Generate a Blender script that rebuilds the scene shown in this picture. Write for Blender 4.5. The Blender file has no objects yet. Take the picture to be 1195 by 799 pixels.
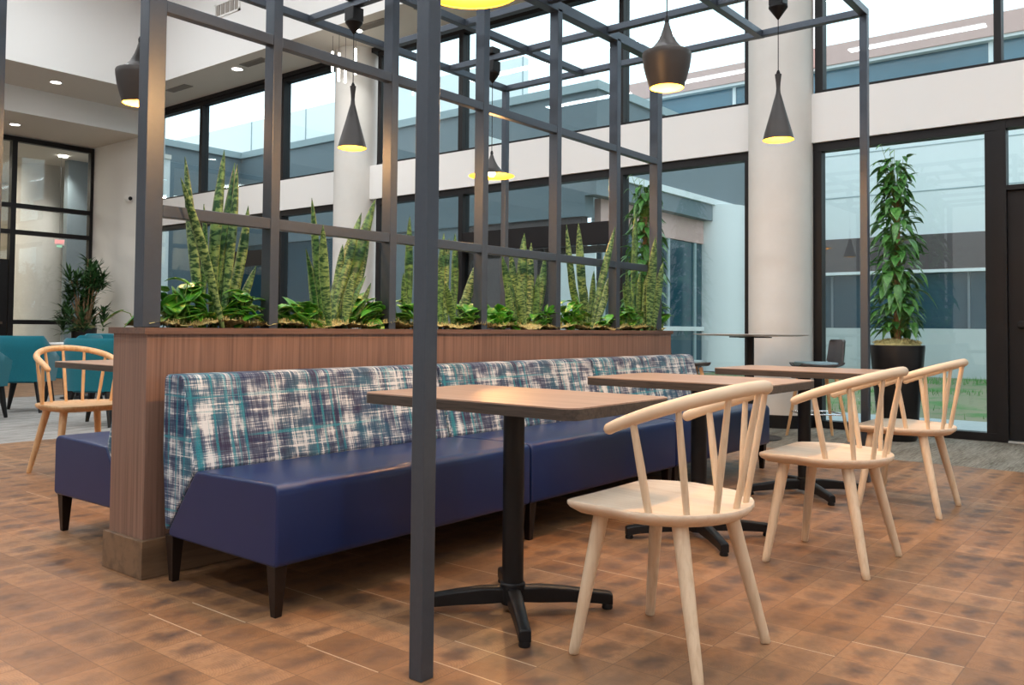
import bpy, bmesh, math, random
from mathutils import Vector, Matrix, Euler
C = bpy.context.scene.collection
PI = math.pi
rnd = random.Random(7)

# ------------------------------------------------------------------ materials
class NT:
    def __init__(s, m):
        s.t = m.node_tree; s.n = s.t.nodes; s.l = s.t.links
    def new(s, typ, **kw):
        n = s.n.new(typ)
        ins = kw.pop('ins', {})
        for k, v in kw.items(): setattr(n, k, v)
        for k, v in ins.items():
            if hasattr(v, 'is_output') or isinstance(v, bpy.types.NodeSocket): s.l.new(v, n.inputs[k])
            else: n.inputs[k].default_value = v
        return n
    def math(s, op, a, b=0.0, c=0.0, clamp=False):
        n = s.new('ShaderNodeMath', operation=op, use_clamp=clamp)
        for i, v in enumerate((a, b, c)):
            if isinstance(v, bpy.types.NodeSocket): s.l.new(v, n.inputs[i])
            else: n.inputs[i].default_value = v
        return n.outputs[0]
    def mix(s, f, a, b, mode='MIX'):
        n = s.new('ShaderNodeMix', data_type='RGBA', blend_type=mode)
        for i, v in ((0, f), (6, a), (7, b)):
            if isinstance(v, bpy.types.NodeSocket): s.l.new(v, n.inputs[i])
            else: n.inputs[i].default_value = v if i == 0 else (tuple(v) + (1,))[:4]
        return n.outputs[2]
    def ramp(s, f, stops):
        n = s.new('ShaderNodeValToRGB'); s.l.new(f, n.inputs[0]); e = n.color_ramp.elements
        while len(e) < len(stops): e.new(.5)
        for i, (p, c) in enumerate(stops):
            e[i].position = p; e[i].color = (tuple(c) + (1,))[:4] if hasattr(c, '__len__') else (c, c, c, 1)
        return n.outputs[0]
    def noise(s, vec, scale, detail=2.0, rough=.5, dist=0.0):
        n = s.new('ShaderNodeTexNoise'); s.l.new(vec, n.inputs['Vector'])
        n.inputs['Scale'].default_value = scale; n.inputs['Detail'].default_value = detail
        n.inputs['Roughness'].default_value = rough; n.inputs['Distortion'].default_value = dist
        return n.outputs['Fac']
    def scale(s, vec, sc, loc=(0, 0, 0), rot=(0, 0, 0)):
        n = s.new('ShaderNodeMapping'); s.l.new(vec, n.inputs[0])
        n.inputs['Scale'].default_value = sc; n.inputs['Location'].default_value = loc; n.inputs['Rotation'].default_value = rot
        return n.outputs[0]
    def obj(s): return s.new('ShaderNodeTexCoord').outputs['Object']
    def pos(s): return s.new('ShaderNodeNewGeometry').outputs['Position']
    def sep(s, v):
        n = s.new('ShaderNodeSeparateXYZ'); s.l.new(v, n.inputs[0]); return n.outputs
    def comb(s, x, y, z):
        n = s.new('ShaderNodeCombineXYZ')
        for i, v in enumerate((x, y, z)):
            if isinstance(v, bpy.types.NodeSocket): s.l.new(v, n.inputs[i])
            else: n.inputs[i].default_value = v
        return n.outputs[0]
    def bump(s, h, strength=.2, dist=.01):
        n = s.new('ShaderNodeBump'); s.l.new(h, n.inputs['Height'])
        n.inputs['Strength'].default_value = strength; n.inputs['Distance'].default_value = dist
        return n.outputs[0]

def mat(name, color=(.5, .5, .5), rough=.5, metal=0.0, spec=.5, fn=None, coat=0.0, sheen=0.0, var=0.0, vscale=8):
    m = bpy.data.materials.new(name); m.use_nodes = True
    t = NT(m); b = t.n['Principled BSDF']
    b.inputs['Base Color'].default_value = tuple(color) + (1,)
    b.inputs['Roughness'].default_value = rough; b.inputs['Metallic'].default_value = metal
    b.inputs['Specular IOR Level'].default_value = spec
    if coat: b.inputs['Coat Weight'].default_value = coat
    if sheen: b.inputs['Sheen Weight'].default_value = sheen
    if var:
        n = t.noise(t.obj(), vscale, 3)
        c = t.mix(n, [max(0, x * (1 - var)) for x in color], [min(1, x * (1 + var)) for x in color])
        t.l.new(c, b.inputs['Base Color'])
    if fn: fn(t, b)
    return m

def emis(name, color, strength):
    m = bpy.data.materials.new(name); m.use_nodes = True; t = NT(m)
    b = t.n['Principled BSDF']; b.inputs['Base Color'].default_value = (.8, .8, .8, 1)
    b.inputs['Emission Color'].default_value = tuple(color) + (1,); b.inputs['Emission Strength'].default_value = strength
    return m

def glass(name, tint, ior=1.5, gain=1.0, rough=0.0):
    m = bpy.data.materials.new(name); m.use_nodes = True; t = NT(m)
    t.n.remove(t.n['Principled BSDF'])
    tr = t.new('ShaderNodeBsdfTransparent', ins={'Color': tuple(tint) + (1,)})
    gl = t.new('ShaderNodeBsdfGlossy', ins={'Color': (1, 1, 1, 1), 'Roughness': rough})
    ge = t.new('ShaderNodeNewGeometry'); dp = t.new('ShaderNodeVectorMath', operation='DOT_PRODUCT'); t.l.new(ge.outputs['Incoming'], dp.inputs[0]); t.l.new(ge.outputs['Normal'], dp.inputs[1])
    cz = t.math('ABSOLUTE', dp.outputs['Value']); f0 = ((ior - 1) / (ior + 1)) ** 2
    f = t.math('MULTIPLY', t.math('ADD', f0, t.math('MULTIPLY', t.math('POWER', t.math('SUBTRACT', 1.0, cz), 5.0), 1 - f0)), gain, clamp=True)
    mx = t.new('ShaderNodeMixShader'); t.l.new(f, mx.inputs[0]); t.l.new(tr.outputs[0], mx.inputs[1]); t.l.new(gl.outputs[0], mx.inputs[2])
    t.l.new(mx.outputs[0], t.n['Material Output'].inputs[0])
    return m

M = {}
def paint(t, b):
    t.l.new(t.bump(t.noise(t.pos(), 60, 3), .05, .002), b.inputs['Normal'])
M['white'] = mat('white_wall_paint', (.80, .79, .775), .75, fn=paint)
M['soffit'] = mat('taupe_ceiling_paint', (.70, .645, .58), .8, fn=paint)
M['ceiling'] = mat('ceiling_paint', (.8, .79, .77), .8)
def concrete_col(t, b):
    n = t.noise(t.pos(), 3.0, 5, .6); n2 = t.noise(t.pos(), 40, 2)
    t.l.new(t.mix(n, (.60, .585, .555), (.73, .715, .685)), b.inputs['Base Color'])
    t.l.new(t.bump(n2, .08, .003), b.inputs['Normal'])
M['column'] = mat('pale_plaster', (.7, .67, .62), .7, fn=concrete_col)
M['black'] = mat('black_metal', (.008, .008, .009), .42, spec=.28, var=.3)
M['bronze'] = mat('dark_bronze_frame', (.011, .010, .011), .45, spec=.25, var=.15)
def steel(t, b):
    n = t.noise(t.pos(), 45, 3, .6)
    t.l.new(t.mix(n, (.066, .082, .106), (.082, .100, .126)), b.inputs['Base Color'])
    t.l.new(t.bump(t.noise(t.pos(), 420, 2), .12, .001), b.inputs['Normal'])
M['steel'] = mat('slate_grey_steel', (.10, .12, .15), .36, .55, fn=steel)

def floorfn(t, b):
    P = t.pos(); x, y, z = t.sep(P); S = 1 / .1635
    u = t.math('MULTIPLY', t.math('SUBTRACT', x, 1.245), S); v = t.math('MULTIPLY', t.math('SUBTRACT', y, .565), S)
    iu = t.math('FLOOR', u); iv = t.math('FLOOR', v)
    # paired blocks, direction decided per coarse cell
    h = t.new('ShaderNodeTexWhiteNoise', noise_dimensions='2D', ins={'Vector': t.comb(t.math('FLOOR', t.math('MULTIPLY', iu, .5)), t.math('FLOOR', t.math('MULTIPLY', iv, .5)), 0)})
    hv = t.math('GREATER_THAN', h.outputs[0], .5)
    pu = t.math('FLOOR', t.math('MULTIPLY', iu, .5)); pv = t.math('FLOOR', t.math('MULTIPLY', iv, .5))
    # id: when hv -> pair along x, else pair along y
    idu = t.math('ADD', t.math('MULTIPLY', hv, pu), t.math('MULTIPLY', t.math('SUBTRACT', 1, hv), t.math('ADD', iu, 100)))
    idv = t.math('ADD', t.math('MULTIPLY', hv, t.math('ADD', iv, 300)), t.math('MULTIPLY', t.math('SUBTRACT', 1, hv), pv))
    r = t.new('ShaderNodeTexWhiteNoise', noise_dimensions='2D', ins={'Vector': t.comb(idu, idv, 0)}).outputs[0]
    r2 = t.new('ShaderNodeTexWhiteNoise', noise_dimensions='3D', ins={'Vector': t.comb(iu, iv, 5)}).outputs[0]
    fu = t.math('SUBTRACT', t.math('FRACT', u), .5); fv = t.math('SUBTRACT', t.math('FRACT', v), .5)
    # wood figure: rings round each block's heart
    wob = t.noise(P, 7, 3)
    ring = t.new('ShaderNodeTexWave', wave_type='RINGS', rings_direction='Z', ins={'Vector': t.comb(t.math('ADD', t.math('MULTIPLY', fu, 1.2), r), t.math('MULTIPLY', fv, 1.2), 0), 'Scale': 5.0, 'Distortion': 5.0, 'Detail': 3.0, 'Detail Scale': 1.6})
    base = t.ramp(r, [(0, (.235, .115, .052)), (.35, (.30, .150, .068)), (.7, (.36, .185, .086)), (1, (.44, .236, .116))])
    base = t.mix(t.math('MULTIPLY', ring.outputs['Fac'], .30), base, (.17, .085, .042))
    base = t.mix(t.ramp(t.noise(P, 34, 4, .7), [(.40, 0), (.75, .5)]), base, (.17, .088, .045))
    base = t.mix(t.ramp(t.noise(P, 1.1, 3, .6), [(.4, 0), (.7, .35)]), base, (.21, .115, .062))
    # dark smoky heart in each block
    du = t.math('ADD', fu, t.math('MULTIPLY', t.math('SUBTRACT', t.noise(P, 9, 3), .5), 1.0)); dv = t.math('ADD', fv, t.math('MULTIPLY', t.math('SUBTRACT', t.noise(P, 12, 2), .5), .8))
    d = t.math('SQRT', t.math('ADD', t.math('MULTIPLY', t.math('MULTIPLY', du, du), 1.0), t.math('MULTIPLY', t.math('MULTIPLY', dv, dv), 2.6)))
    sm = t.math('MULTIPLY', t.ramp(d, [(.02, 1), (.28, .66), (.56, 0)]), t.math('ADD', .35, t.math('MULTIPLY', r2, .62)))
    base = t.mix(t.math('MULTIPLY', sm, .95, clamp=True), base, (.070, .044, .036))
    # joints
    au = t.math('ABSOLUTE', fu); av = t.math('ABSOLUTE', fv)
    eu = t.math('GREATER_THAN', au, .489); ev = t.math('GREATER_THAN', av, .489)
    # hide half of the joints inside a pair
    eu = t.math('MULTIPLY', eu, t.math('SUBTRACT', 1, t.math('MULTIPLY', hv, t.math('GREATER_THAN', t.math('ABSOLUTE', t.math('SUBTRACT', t.math('FRACT', t.math('MULTIPLY', u, .5)), .5)), -1))))
    pr = t.math('GREATER_THAN', t.noise(t.scale(P, (1, 1, 1)), 2.3, 1), .5)
    bright = t.math('GREATER_THAN', t.new('ShaderNodeTexWhiteNoise', noise_dimensions='2D', ins={'Vector': t.comb(t.math('FLOOR', t.math('ADD', u, .5)), t.math('FLOOR', t.math('MULTIPLY', v, .5)), 0)}).outputs[0], .74)
    base = t.mix(t.math('MULTIPLY', ev, .5), base, (.10, .055, .035))
    base = t.mix(t.math('MULTIPLY', t.math('GREATER_THAN', au, .489), .5), base, (.10, .055, .035))
    base = t.mix(t.math('MULTIPLY', t.math('MULTIPLY', t.math('GREATER_THAN', au, .488), bright), .75), base, (.68, .52, .36))
    t.l.new(base, b.inputs['Base Color'])
    t.l.new(t.math('ADD', .34, t.math('MULTIPLY', t.noise(P, 30, 3), .2)), b.inputs['Roughness'])
    t.l.new(t.bump(t.math('MAXIMUM', eu, ev), -.15, .001), b.inputs['Normal'])
M['floor'] = mat('parquet_block_floor', (.4, .2, .1), .38, spec=.45, fn=floorfn)

def carpetfn(c1, c2, c3):
    def f(t, b):
        P = t.pos()
        a = t.noise(t.scale(P, (6, 90, 1)), 1, 3, .6); c = t.noise(t.scale(P, (1.2, 10, 1)), 1, 3, .6); d = t.noise(P, 160, 2)
        col = t.mix(t.ramp(t.math('ADD', t.math('MULTIPLY', a, .6), t.math('MULTIPLY', c, .4)), [(.38, 0), (.62, 1)]), c1, c2)
        col = t.mix(t.ramp(d, [(.45, 0), (.7, .5)]), col, c3)
        t.l.new(col, b.inputs['Base Color']); t.l.new(t.bump(d, .6, .006), b.inputs['Normal'])
    return f
M['carpet'] = mat('grey_striated_carpet', rough=.95, spec=.1, fn=carpetfn((.16, .15, .14), (.44, .43, .41), (.28, .27, .26)))
M['carpet2'] = mat('olive_grey_carpet', rough=.95, spec=.1, fn=carpetfn((.13, .115, .09), (.34, .32, .27), (.22, .20, .17)))

def woodgrain(c1, c2, c3, vert=2, fine=60, broad=6, long=1.2):
    def f(t, b):
        O = t.obj()
        s = [1.0] * 3
        sf = [fine if i != vert else long * 1.5 for i in range(3)]; sb = [broad if i != vert else long * .35 for i in range(3)]
        a = t.noise(t.scale(O, sf), 1, 4, .6, .4); c = t.noise(t.scale(O, sb), 1, 3, .5, 1.2)
        col = t.mix(t.ramp(c, [(.3, 0), (.7, 1)]), c1, c2)
        col = t.mix(t.ramp(a, [(.45, 0), (.72, .85)]), col, c3)
        t.l.new(col, b.inputs['Base Color']); t.l.new(t.bump(a, .08, .001), b.inputs['Normal'])
    return f
M['walnut'] = mat('walnut_panel', rough=.42, fn=woodgrain((.205, .118, .085), (.262, .155, .115), (.100, .056, .042), 2, 75, 13, .9))
M['walnut_rim'] = mat('walnut_rim', rough=.4, fn=woodgrain((.135, .075, .053), (.185, .105, .075), (.07, .04, .03), 0, 60, 10))
M['plinth'] = mat('plinth_oak', rough=.45, fn=woodgrain((.165, .098, .054), (.22, .136, .078), (.09, .054, .032), 0, 22, 5, .8))
M['ash'] = mat('pale_ash_wood', rough=.42, fn=woodgrain((.69, .53, .37), (.75, .595, .43), (.60, .44, .285), 2, 70, 16, 2.0))
M['ash_rail'] = mat('pale_ash_rail', (.715, .555, .395), rough=.42, var=.06, vscale=5)
M['ash_seat'] = mat('pale_ash_seat', rough=.40, fn=woodgrain((.73, .575, .43), (.80, .65, .50), (.66, .50, .36), 1, 60, 12, 2.0))
M['oak_leg'] = mat('honey_oak', rough=.42, fn=woodgrain((.62, .38, .19), (.72, .47, .26), (.5, .28, .12), 2, 70, 16, 2.0))
M['laminate'] = mat('taupe_wood_laminate', rough=.34, fn=woodgrain((.335, .235, .18), (.40, .29, .225), (.25, .165, .125), 1, 70, 9, 1.0))
M['laminate_edge'] = mat('dark_laminate_edge', rough=.5, fn=woodgrain((.042, .032, .026), (.080, .062, .050), (.018, .014, .012), 1, 130, 40, 5))
M['espresso'] = mat('espresso_wood_leg', (.014, .008, .006), .35, spec=.3, var=.3)

def vinyl(t, b):
    O = t.obj(); n = t.noise(O, 6, 3)
    t.l.new(t.mix(n, (.006, .018, .082), (.010, .024, .098)), b.inputs['Base Color'])
    v = t.new('ShaderNodeTexVoronoi', ins={'Scale': 420.0}); t.l.new(O, v.inputs['Vector'])
    t.l.new(t.bump(v.outputs['Distance'], .10, .001), b.inputs['Normal'])
M['vinyl'] = mat('navy_vinyl', rough=.33, spec=.42, fn=vinyl)
M['piping'] = mat('dark_navy_piping', (.012, .013, .045), .4)

def plaid(t, b):
    x, y, z = t.sep(t.obj())
    v = z; nx_ = t.sep(t.new('ShaderNodeTexCoord').outputs['Normal'])[0]; mm = t.math('GREATER_THAN', t.math('ABSOLUTE', nx_), .6)
    u = t.math('ADD', t.math('MULTIPLY', x, t.math('SUBTRACT', 1.0, mm)), t.math('MULTIPLY', y, mm))
    def N(su, sv, det=2, off=0.0, r=.55): return t.noise(t.comb(t.math('MULTIPLY', u, su), t.math('MULTIPLY', v, sv), off), 1, det, r)
    fineV = N(240, 8, 3, 1); fineH = N(8, 260, 3, 4)
    bandV = N(20, 2.4, 3, 7); bandH = N(2.4, 20, 3, 12); blot = N(15, 12, 3, 15)
    s = t.math('ADD', t.math('MULTIPLY', fineV, .66), t.math('MULTIPLY', fineH, .66))
    s = t.math('ADD', s, t.math('MULTIPLY', t.math('SUBTRACT', bandV, .5), .85)); s = t.math('ADD', s, t.math('MULTIPLY', t.math('SUBTRACT', bandH, .5), .70))
    s = t.math('ADD', s, t.math('MULTIPLY', t.math('SUBTRACT', blot, .5), .45))
    g = t.math('MAXIMUM', t.ramp(N(95, 1.4, 1, 30), [(.62, 0), (.68, 1)]), t.ramp(N(1.4, 95, 1, 33), [(.62, 0), (.68, 1)]))
    s = t.math('ADD', s, t.math('MULTIPLY', g, .14))
    white = t.ramp(s, [(.70, 0), (.86, 1)])
    dark = t.mix(t.ramp(N(9, 5, 2, 40), [(.42, 0), (.6, 1)]), (.016, .030, .090), (.038, .034, .075))
    dark = t.mix(t.ramp(s, [(.48, 0), (.68, .85)]), dark, (.115, .15, .215))
    tv = t.math('ADD', t.math('MULTIPLY', N(46, .7, 1, 50), .8), t.math('MULTIPLY', N(170, 6, 2, 54), .2))
    th = t.math('ADD', t.math('MULTIPLY', N(.7, 34, 1, 60), .8), t.math('MULTIPLY', N(6, 170, 2, 64), .2))
    teal = t.math('MAXIMUM', t.ramp(tv, [(.585, 0), (.63, 1)]), t.ramp(th, [(.60, 0), (.64, 1)]))
    haze = t.ramp(N(5, 5, 2, 90), [(.50, 0), (.66, .55)])
    dark = t.mix(haze, dark, (.030, .17, .24))
    col = t.mix(white, dark, (.64, .67, .69))
    tw = t.ramp(N(220, 220, 2, 70), [(.36, .3), (.56, 1)])
    col = t.mix(t.math('MULTIPLY', t.math('MULTIPLY', teal, tw), .75), col, (.020, .27, .34))
    t.l.new(col, b.inputs['Base Color']); t.l.new(t.bump(t.math('ADD', fineV, fineH), .25, .0012), b.inputs['Normal'])
M['plaid'] = mat('blue_white_brushed_plaid', rough=.85, spec=.25, fn=plaid)
def tealfn(t, b):
    O = t.obj(); n = t.noise(O, 140, 3); m2 = t.noise(O, 5, 2)
    c = t.mix(n, (.0, .085, .125), (.010, .175, .230)); c = t.mix(t.math('MULTIPLY', m2, .25), c, (.01, .14, .19))
    t.l.new(c, b.inputs['Base Color']); t.l.new(t.bump(n, .3, .002), b.inputs['Normal'])
M['teal'] = mat('teal_woven_fabric', rough=.85, spec=.2, sheen=.25, fn=tealfn)
M['charcoal'] = mat('charcoal_shell', (.075, .072, .078), .5, var=.15)
M['bluepad'] = mat('grey_blue_pad', (.30, .46, .54), .6, var=.15)
M['chrome'] = mat('brushed_chrome', (.75, .77, .8), .2, 1.0, var=.05)
M['greytop'] = mat('pale_grey_table_top', (.45, .44, .43), .35, var=.1)
M['whitetop'] = mat('white_table_top', (.8, .8, .79), .35, var=.05)
M['lampblack'] = mat('matt_black_lamp', (.045, .042, .042), .46, .2, var=.1)
M['gold'] = mat('golden_hammered_lining', (.95, .60, .06), .38, .55, var=.12, vscale=60)
M['bulb'] = emis('warm_bulb', (1.0, .72, .36), 26)
M['led'] = emis('led_disc', (1, .95, .87), 14)
M['tubeglow'] = emis('glowing_tube', (1, .93, .82), 7)
M['panelglow'] = emis('linear_led_diffuser', (.95, .98, 1), 5)
M['paint_trim'] = mat('white_trim', (.8, .79, .77), .5, var=.03)
M['vent'] = mat('vent_grille', (.30, .27, .24), .6, var=.1)
M['ventback'] = mat('vent_dark', (.10, .09, .08), .7, var=.1)
M['red'] = emis('exit_red', (1, .05, .04), 3.0)
M['green'] = emis('exit_green', (.05, .8, .35), .6)
M['steel_sill'] = mat('aluminium_threshold', (.6, .6, .58), .4, .6, var=.1)
M['potblack'] = mat('matt_black_planter', (.008, .008, .009), .36, spec=.35, var=.2)

def snake(t, b):
    u = t.new('ShaderNodeUVMap').outputs[0]; x, y, z = t.sep(u)
    n = t.noise(t.comb(t.math('MULTIPLY', x, 1.6), t.math('MULTIPLY', y, 46), t.math('MULTIPLY', t.new('ShaderNodeObjectInfo').outputs['Random'], 50)), 1, 4, .62, .35)
    oi = t.new('ShaderNodeObjectInfo').outputs['Random']
    light = t.mix(oi, (.09, .22, .055), (.24, .37, .14)); dark = (.012, .065, .022)
    col = t.mix(t.ramp(n, [(.45, 0), (.56, 1)]), dark, light)
    e = t.math('ABSOLUTE', t.math('SUBTRACT', x, .5))
    col = t.mix(t.ramp(e, [(.42, 0), (.49, .45)]), col, (.30, .36, .12))
    t.l.new(col, b.inputs['Base Color'])
M['snake'] = mat('snake_plant_leaf', rough=.42, spec=.4, fn=snake)
def leafy(c1, c2, c3, amt=.5):
    def f(t, b):
        O = t.obj(); n = t.noise(O, 16, 3, .6); n2 = t.noise(O, 55, 2)
        col = t.mix(t.ramp(n, [(.35, 0), (.65, 1)]), c1, c2)
        col = t.mix(t.ramp(n2, [(.58, 0), (.70, amt)]), col, c3)
        t.l.new(col, b.inputs['Base Color'])
        b.inputs['Transmission Weight'].default_value = 0
    return f
M['pothos'] = mat('variegated_leaf', rough=.33, spec=.5, fn=leafy((.018, .15, .014), (.09, .36, .03), (.50, .55, .10), .85))
M['climber'] = mat('climber_leaf', rough=.35, spec=.5, fn=leafy((.025, .115, .022), (.09, .28, .055), (.24, .40, .15), .4))
M['dracaena'] = mat('narrow_dark_leaf', rough=.4, fn=leafy((.016, .060, .016), (.045, .125, .035), (.1, .2, .06), .3))
M['stem'] = mat('green_stem', (.16, .28, .06), .5, var=.3)
M['bark'] = mat('woody_stem', (.28, .17, .09), .8, var=.4, vscale=40)
M['moss'] = mat('dry_moss', (.42, .38, .17), .95, var=.5, vscale=35)
M['soil'] = mat('soil', (.04, .03, .02), .95, var=.3)
# exterior
def lawnfn(t, b):
    P = t.pos(); a = t.noise(P, 1.3, 4, .6); c = t.noise(P, 30, 3)
    col = t.mix(t.ramp(a, [(.36, 0), (.52, 1)]), (.07, .19, .05), (.26, .225, .15)); col = t.mix(t.math('MULTIPLY', c, .45), col, (.12, .20, .06), 'MIX')
    t.l.new(col, b.inputs['Base Color'])
M['lawn'] = mat('patchy_grass', rough=.95, fn=lawnfn)
M['blade'] = mat('grass_blade', (.10, .30, .06), .8, var=.4, vscale=2)
M['paving'] = mat('concrete_paving', (.42, .44, .44), .8, var=.1)
M['conc'] = mat('board_concrete', (.56, .58, .58), .85, var=.1, vscale=2)
M['extpale'] = mat('pale_cladding', (.78, .80, .80), .6, var=.03)
M['extpink'] = mat('salmon_fascia', (.62, .40, .36), .7, var=.08)
M['extbrown'] = mat('brown_band', (.10, .075, .075), .7, var=.15)
M['extgrey'] = mat('slate_cladding', (.15, .19, .215), .6, var=.08)
M['extcap'] = mat('pale_grey_coping', (.33, .40, .42), .6, var=.05)
M['extglass'] = mat('dark_blue_glazing', (.018, .062, .090), .12, spec=.8, var=.3, vscale=.6)
M['extglass2'] = mat('blue_clerestory_glazing', (.06, .15, .21), .15, spec=.8, var=.3, vscale=.6)
M['extwhite'] = mat('white_metal_frame', (.8, .8, .8), .5, var=.02)
M['beige'] = mat('beige_wall', (.60, .54, .41), .8, var=.05)
M['glass'] = glass('window_glass', (.86, .965, .985), 1.5, 1.15)
M['glass2'] = glass('lobby_glass', (.93, .95, .95), 1.5, 1.1)

# ------------------------------------------------------------------ mesh builder
class MB:
    def __init__(s): s.v = []; s.f = []; s.mi = []; s.uv = {}; s.cm = 0
    def add(s, verts, faces, uvs=None):
        o = len(s.v); s.v += [tuple(v) for v in verts]
        for i, f in enumerate(faces):
            if uvs: s.uv[len(s.f)] = [uvs[k] for k in f]
            s.f.append([o + k for k in f]); s.mi.append(s.cm)
        return s
    def box(s, a, b):
        x0, y0, z0 = a; x1, y1, z1 = b
        x0, x1 = min(x0, x1), max(x0, x1); y0, y1 = min(y0, y1), max(y0, y1); z0, z1 = min(z0, z1), max(z0, z1)
        return s.add([(x0, y0, z0), (x1, y0, z0), (x1, y1, z0), (x0, y1, z0), (x0, y0, z1), (x1, y0, z1), (x1, y1, z1), (x0, y1, z1)],
                     [(3, 2, 1, 0), (4, 5, 6, 7), (0, 1, 5, 4), (1, 2, 6, 5), (2, 3, 7, 6), (3, 0, 4, 7)])
    def prism(s, poly, axis, a, b):
        """poly in the plane normal to axis, extruded a..b"""
        def p(q, w): return {'x': (w, q[0], q[1]), 'y': (q[0], w, q[1]), 'z': (q[0], q[1], w)}[axis]
        n = len(poly); vs = [p(q, a) for q in poly] + [p(q, b) for q in poly]
        fs = [list(range(n))[::-1], list(range(n, 2 * n))] + [(i, (i + 1) % n, n + (i + 1) % n, n + i) for i in range(n)]
        return s.add(vs, fs)
    def tube(s, pts, rad, seg=12, cap=True, flat=1.0):
        pts = [Vector(p) for p in pts]; n = len(pts)
        rad = [rad] * n if not hasattr(rad, '__len__') else rad
        T = [(pts[min(i + 1, n - 1)] - pts[max(i - 1, 0)]).normalized() for i in range(n)]
        up = Vector((0, 0, 1)) if abs(T[0].z) < .9 else Vector((1, 0, 0))
        N = (up - T[0] * up.dot(T[0])).normalized(); vs = []; fs = []
        for i in range(n):
            N = (N - T[i] * N.dot(T[i])).normalized(); B = T[i].cross(N)
            for k in range(seg):
                a = 2 * PI * k / seg; vs.append(pts[i] + N * math.cos(a) * rad[i] * flat + B * math.sin(a) * rad[i])
        for i in range(n - 1):
            for k in range(seg): fs.append((i * seg + k, i * seg + (k + 1) % seg, (i + 1) * seg + (k + 1) % seg, (i + 1) * seg + k))
        if cap: fs += [tuple(range(seg))[::-1], tuple((n - 1) * seg + k for k in range(seg))]
        return s.add(vs, fs)
    def lathe(s, prof, c=(0, 0, 0), seg=40, close=False):
        vs = []; fs = []; n = len(prof)
        for r, z in prof:
            for k in range(seg): vs.append((c[0] + r * math.cos(2 * PI * k / seg), c[1] + r * math.sin(2 * PI * k / seg), c[2] + z))
        for i in range(n - 1):
            for k in range(seg): fs.append((i * seg + k, i * seg + (k + 1) % seg, (i + 1) * seg + (k + 1) % seg, (i + 1) * seg + k))
        if close:
            for k in range(seg): fs.append(((n - 1) * seg + k, (n - 1) * seg + (k + 1) % seg, (k + 1) % seg, k))
        else:
            if prof[0][0] > 1e-5: fs.append(tuple(range(seg))[::-1])
            if prof[-1][0] > 1e-5: fs.append(tuple((n - 1) * seg + k for k in range(seg)))
        return s.add(vs, fs)
    def build(s, name, material, parent=None, bevel=0.0, smooth=True, angle=35, origin=None, seg=2):
        if origin is None: origin = tuple(parent.location) if (parent is not None and getattr(s, 'world', False)) else (0, 0, 0)
        me = bpy.data.meshes.new(name)
        me.from_pydata([(v[0] - origin[0], v[1] - origin[1], v[2] - origin[2]) for v in s.v], [], s.f)
        mats = material if isinstance(material, (list, tuple)) else [material]
        for m in mats: me.materials.append(m)
        for p, i in zip(me.polygons, s.mi): p.material_index = i
        if s.uv:
            ul = me.uv_layers.new(name='UVMap')
            for p in me.polygons:
                q = s.uv.get(p.index)
                if q:
                    for li, uvv in zip(p.loop_indices, q): ul.data[li].uv = uvv
        bm = bmesh.new(); bm.from_mesh(me); bmesh.ops.recalc_face_normals(bm, faces=bm.faces) if not getattr(s, 'open', False) else None
        bm.to_mesh(me); bm.free()
        if smooth:
            me.shade_smooth(); me.set_sharp_from_angle(angle=math.radians(angle))
        o = bpy.data.objects.new(name, me); C.objects.link(o); o.parent = parent
        if bevel:
            md = o.modifiers.new('bevel', 'BEVEL'); md.width = bevel; md.segments = seg; md.limit_method = 'ANGLE'; md.angle_limit = math.radians(40)
        if parent is None and origin != (0, 0, 0): o.location = origin
        return o

def W():
    m = MB(); m.world = True; return m
def tag(o, label=None, cat=None, group=None, kind=None):
    if label: o['label'] = label
    if cat: o['category'] = cat
    if group: o['group'] = group
    if kind: o['kind'] = kind
    return o
def thing(name, label, cat, loc=(0, 0, 0), rz=0, group=None, kind=None):
    o = bpy.data.objects.new(name, None); C.objects.link(o); o.location = loc; o.rotation_euler = (0, 0, rz); o.empty_display_size = .1
    return tag(o, label, cat, group, kind)
def dup(root, loc, rz=0, label=None, group=None):
    def cp(o, par):
        c = o.copy(); C.objects.link(c); c.parent = par
        for ch in list(o.children): cp(ch, c)
        return c
    r = cp(root, None); r.location = loc; r.rotation_euler = (0, 0, rz)
    if label: r['label'] = label
    if group: r['group'] = group
    return r
def struct(name, mb, m, parent=None, **k):
    o = mb.build(name, m, parent, **k)
    if parent is None: o['kind'] = 'structure'
    return o
def sbox(name, a, b, m, parent=None, **k):
    mb = W() if parent is not None else MB(); mb.box(a, b); return struct(name, mb, m, parent, **k)

# ------------------------------------------------------------------ camera (1195 x 799)
F_, YAW, PIT, ROL, SY = 1005.07, .675080430, .0319817065, .00884405329, -49.5582711
f = Vector((math.cos(YAW) * math.cos(PIT), math.sin(YAW) * math.cos(PIT), math.sin(PIT)))
r = Vector((math.sin(YAW), -math.cos(YAW), 0)); u = r.cross(f)
r2 = math.cos(ROL) * r + math.sin(ROL) * u; u2 = -math.sin(ROL) * r + math.cos(ROL) * u
cam = bpy.data.cameras.new('camera'); co = bpy.data.objects.new('camera', cam); C.objects.link(co)
co.matrix_world = Matrix((( r2.x, u2.x, -f.x, 0), (r2.y, u2.y, -f.y, 0), (r2.z, u2.z, -f.z, 1.0), (0, 0, 0, 1)))
cam.sensor_width = 36; cam.lens = F_ / 1195 * 36; cam.shift_y = SY / 1195; cam.clip_start = .05; cam.clip_end = 300
bpy.context.scene.camera = co
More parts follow.
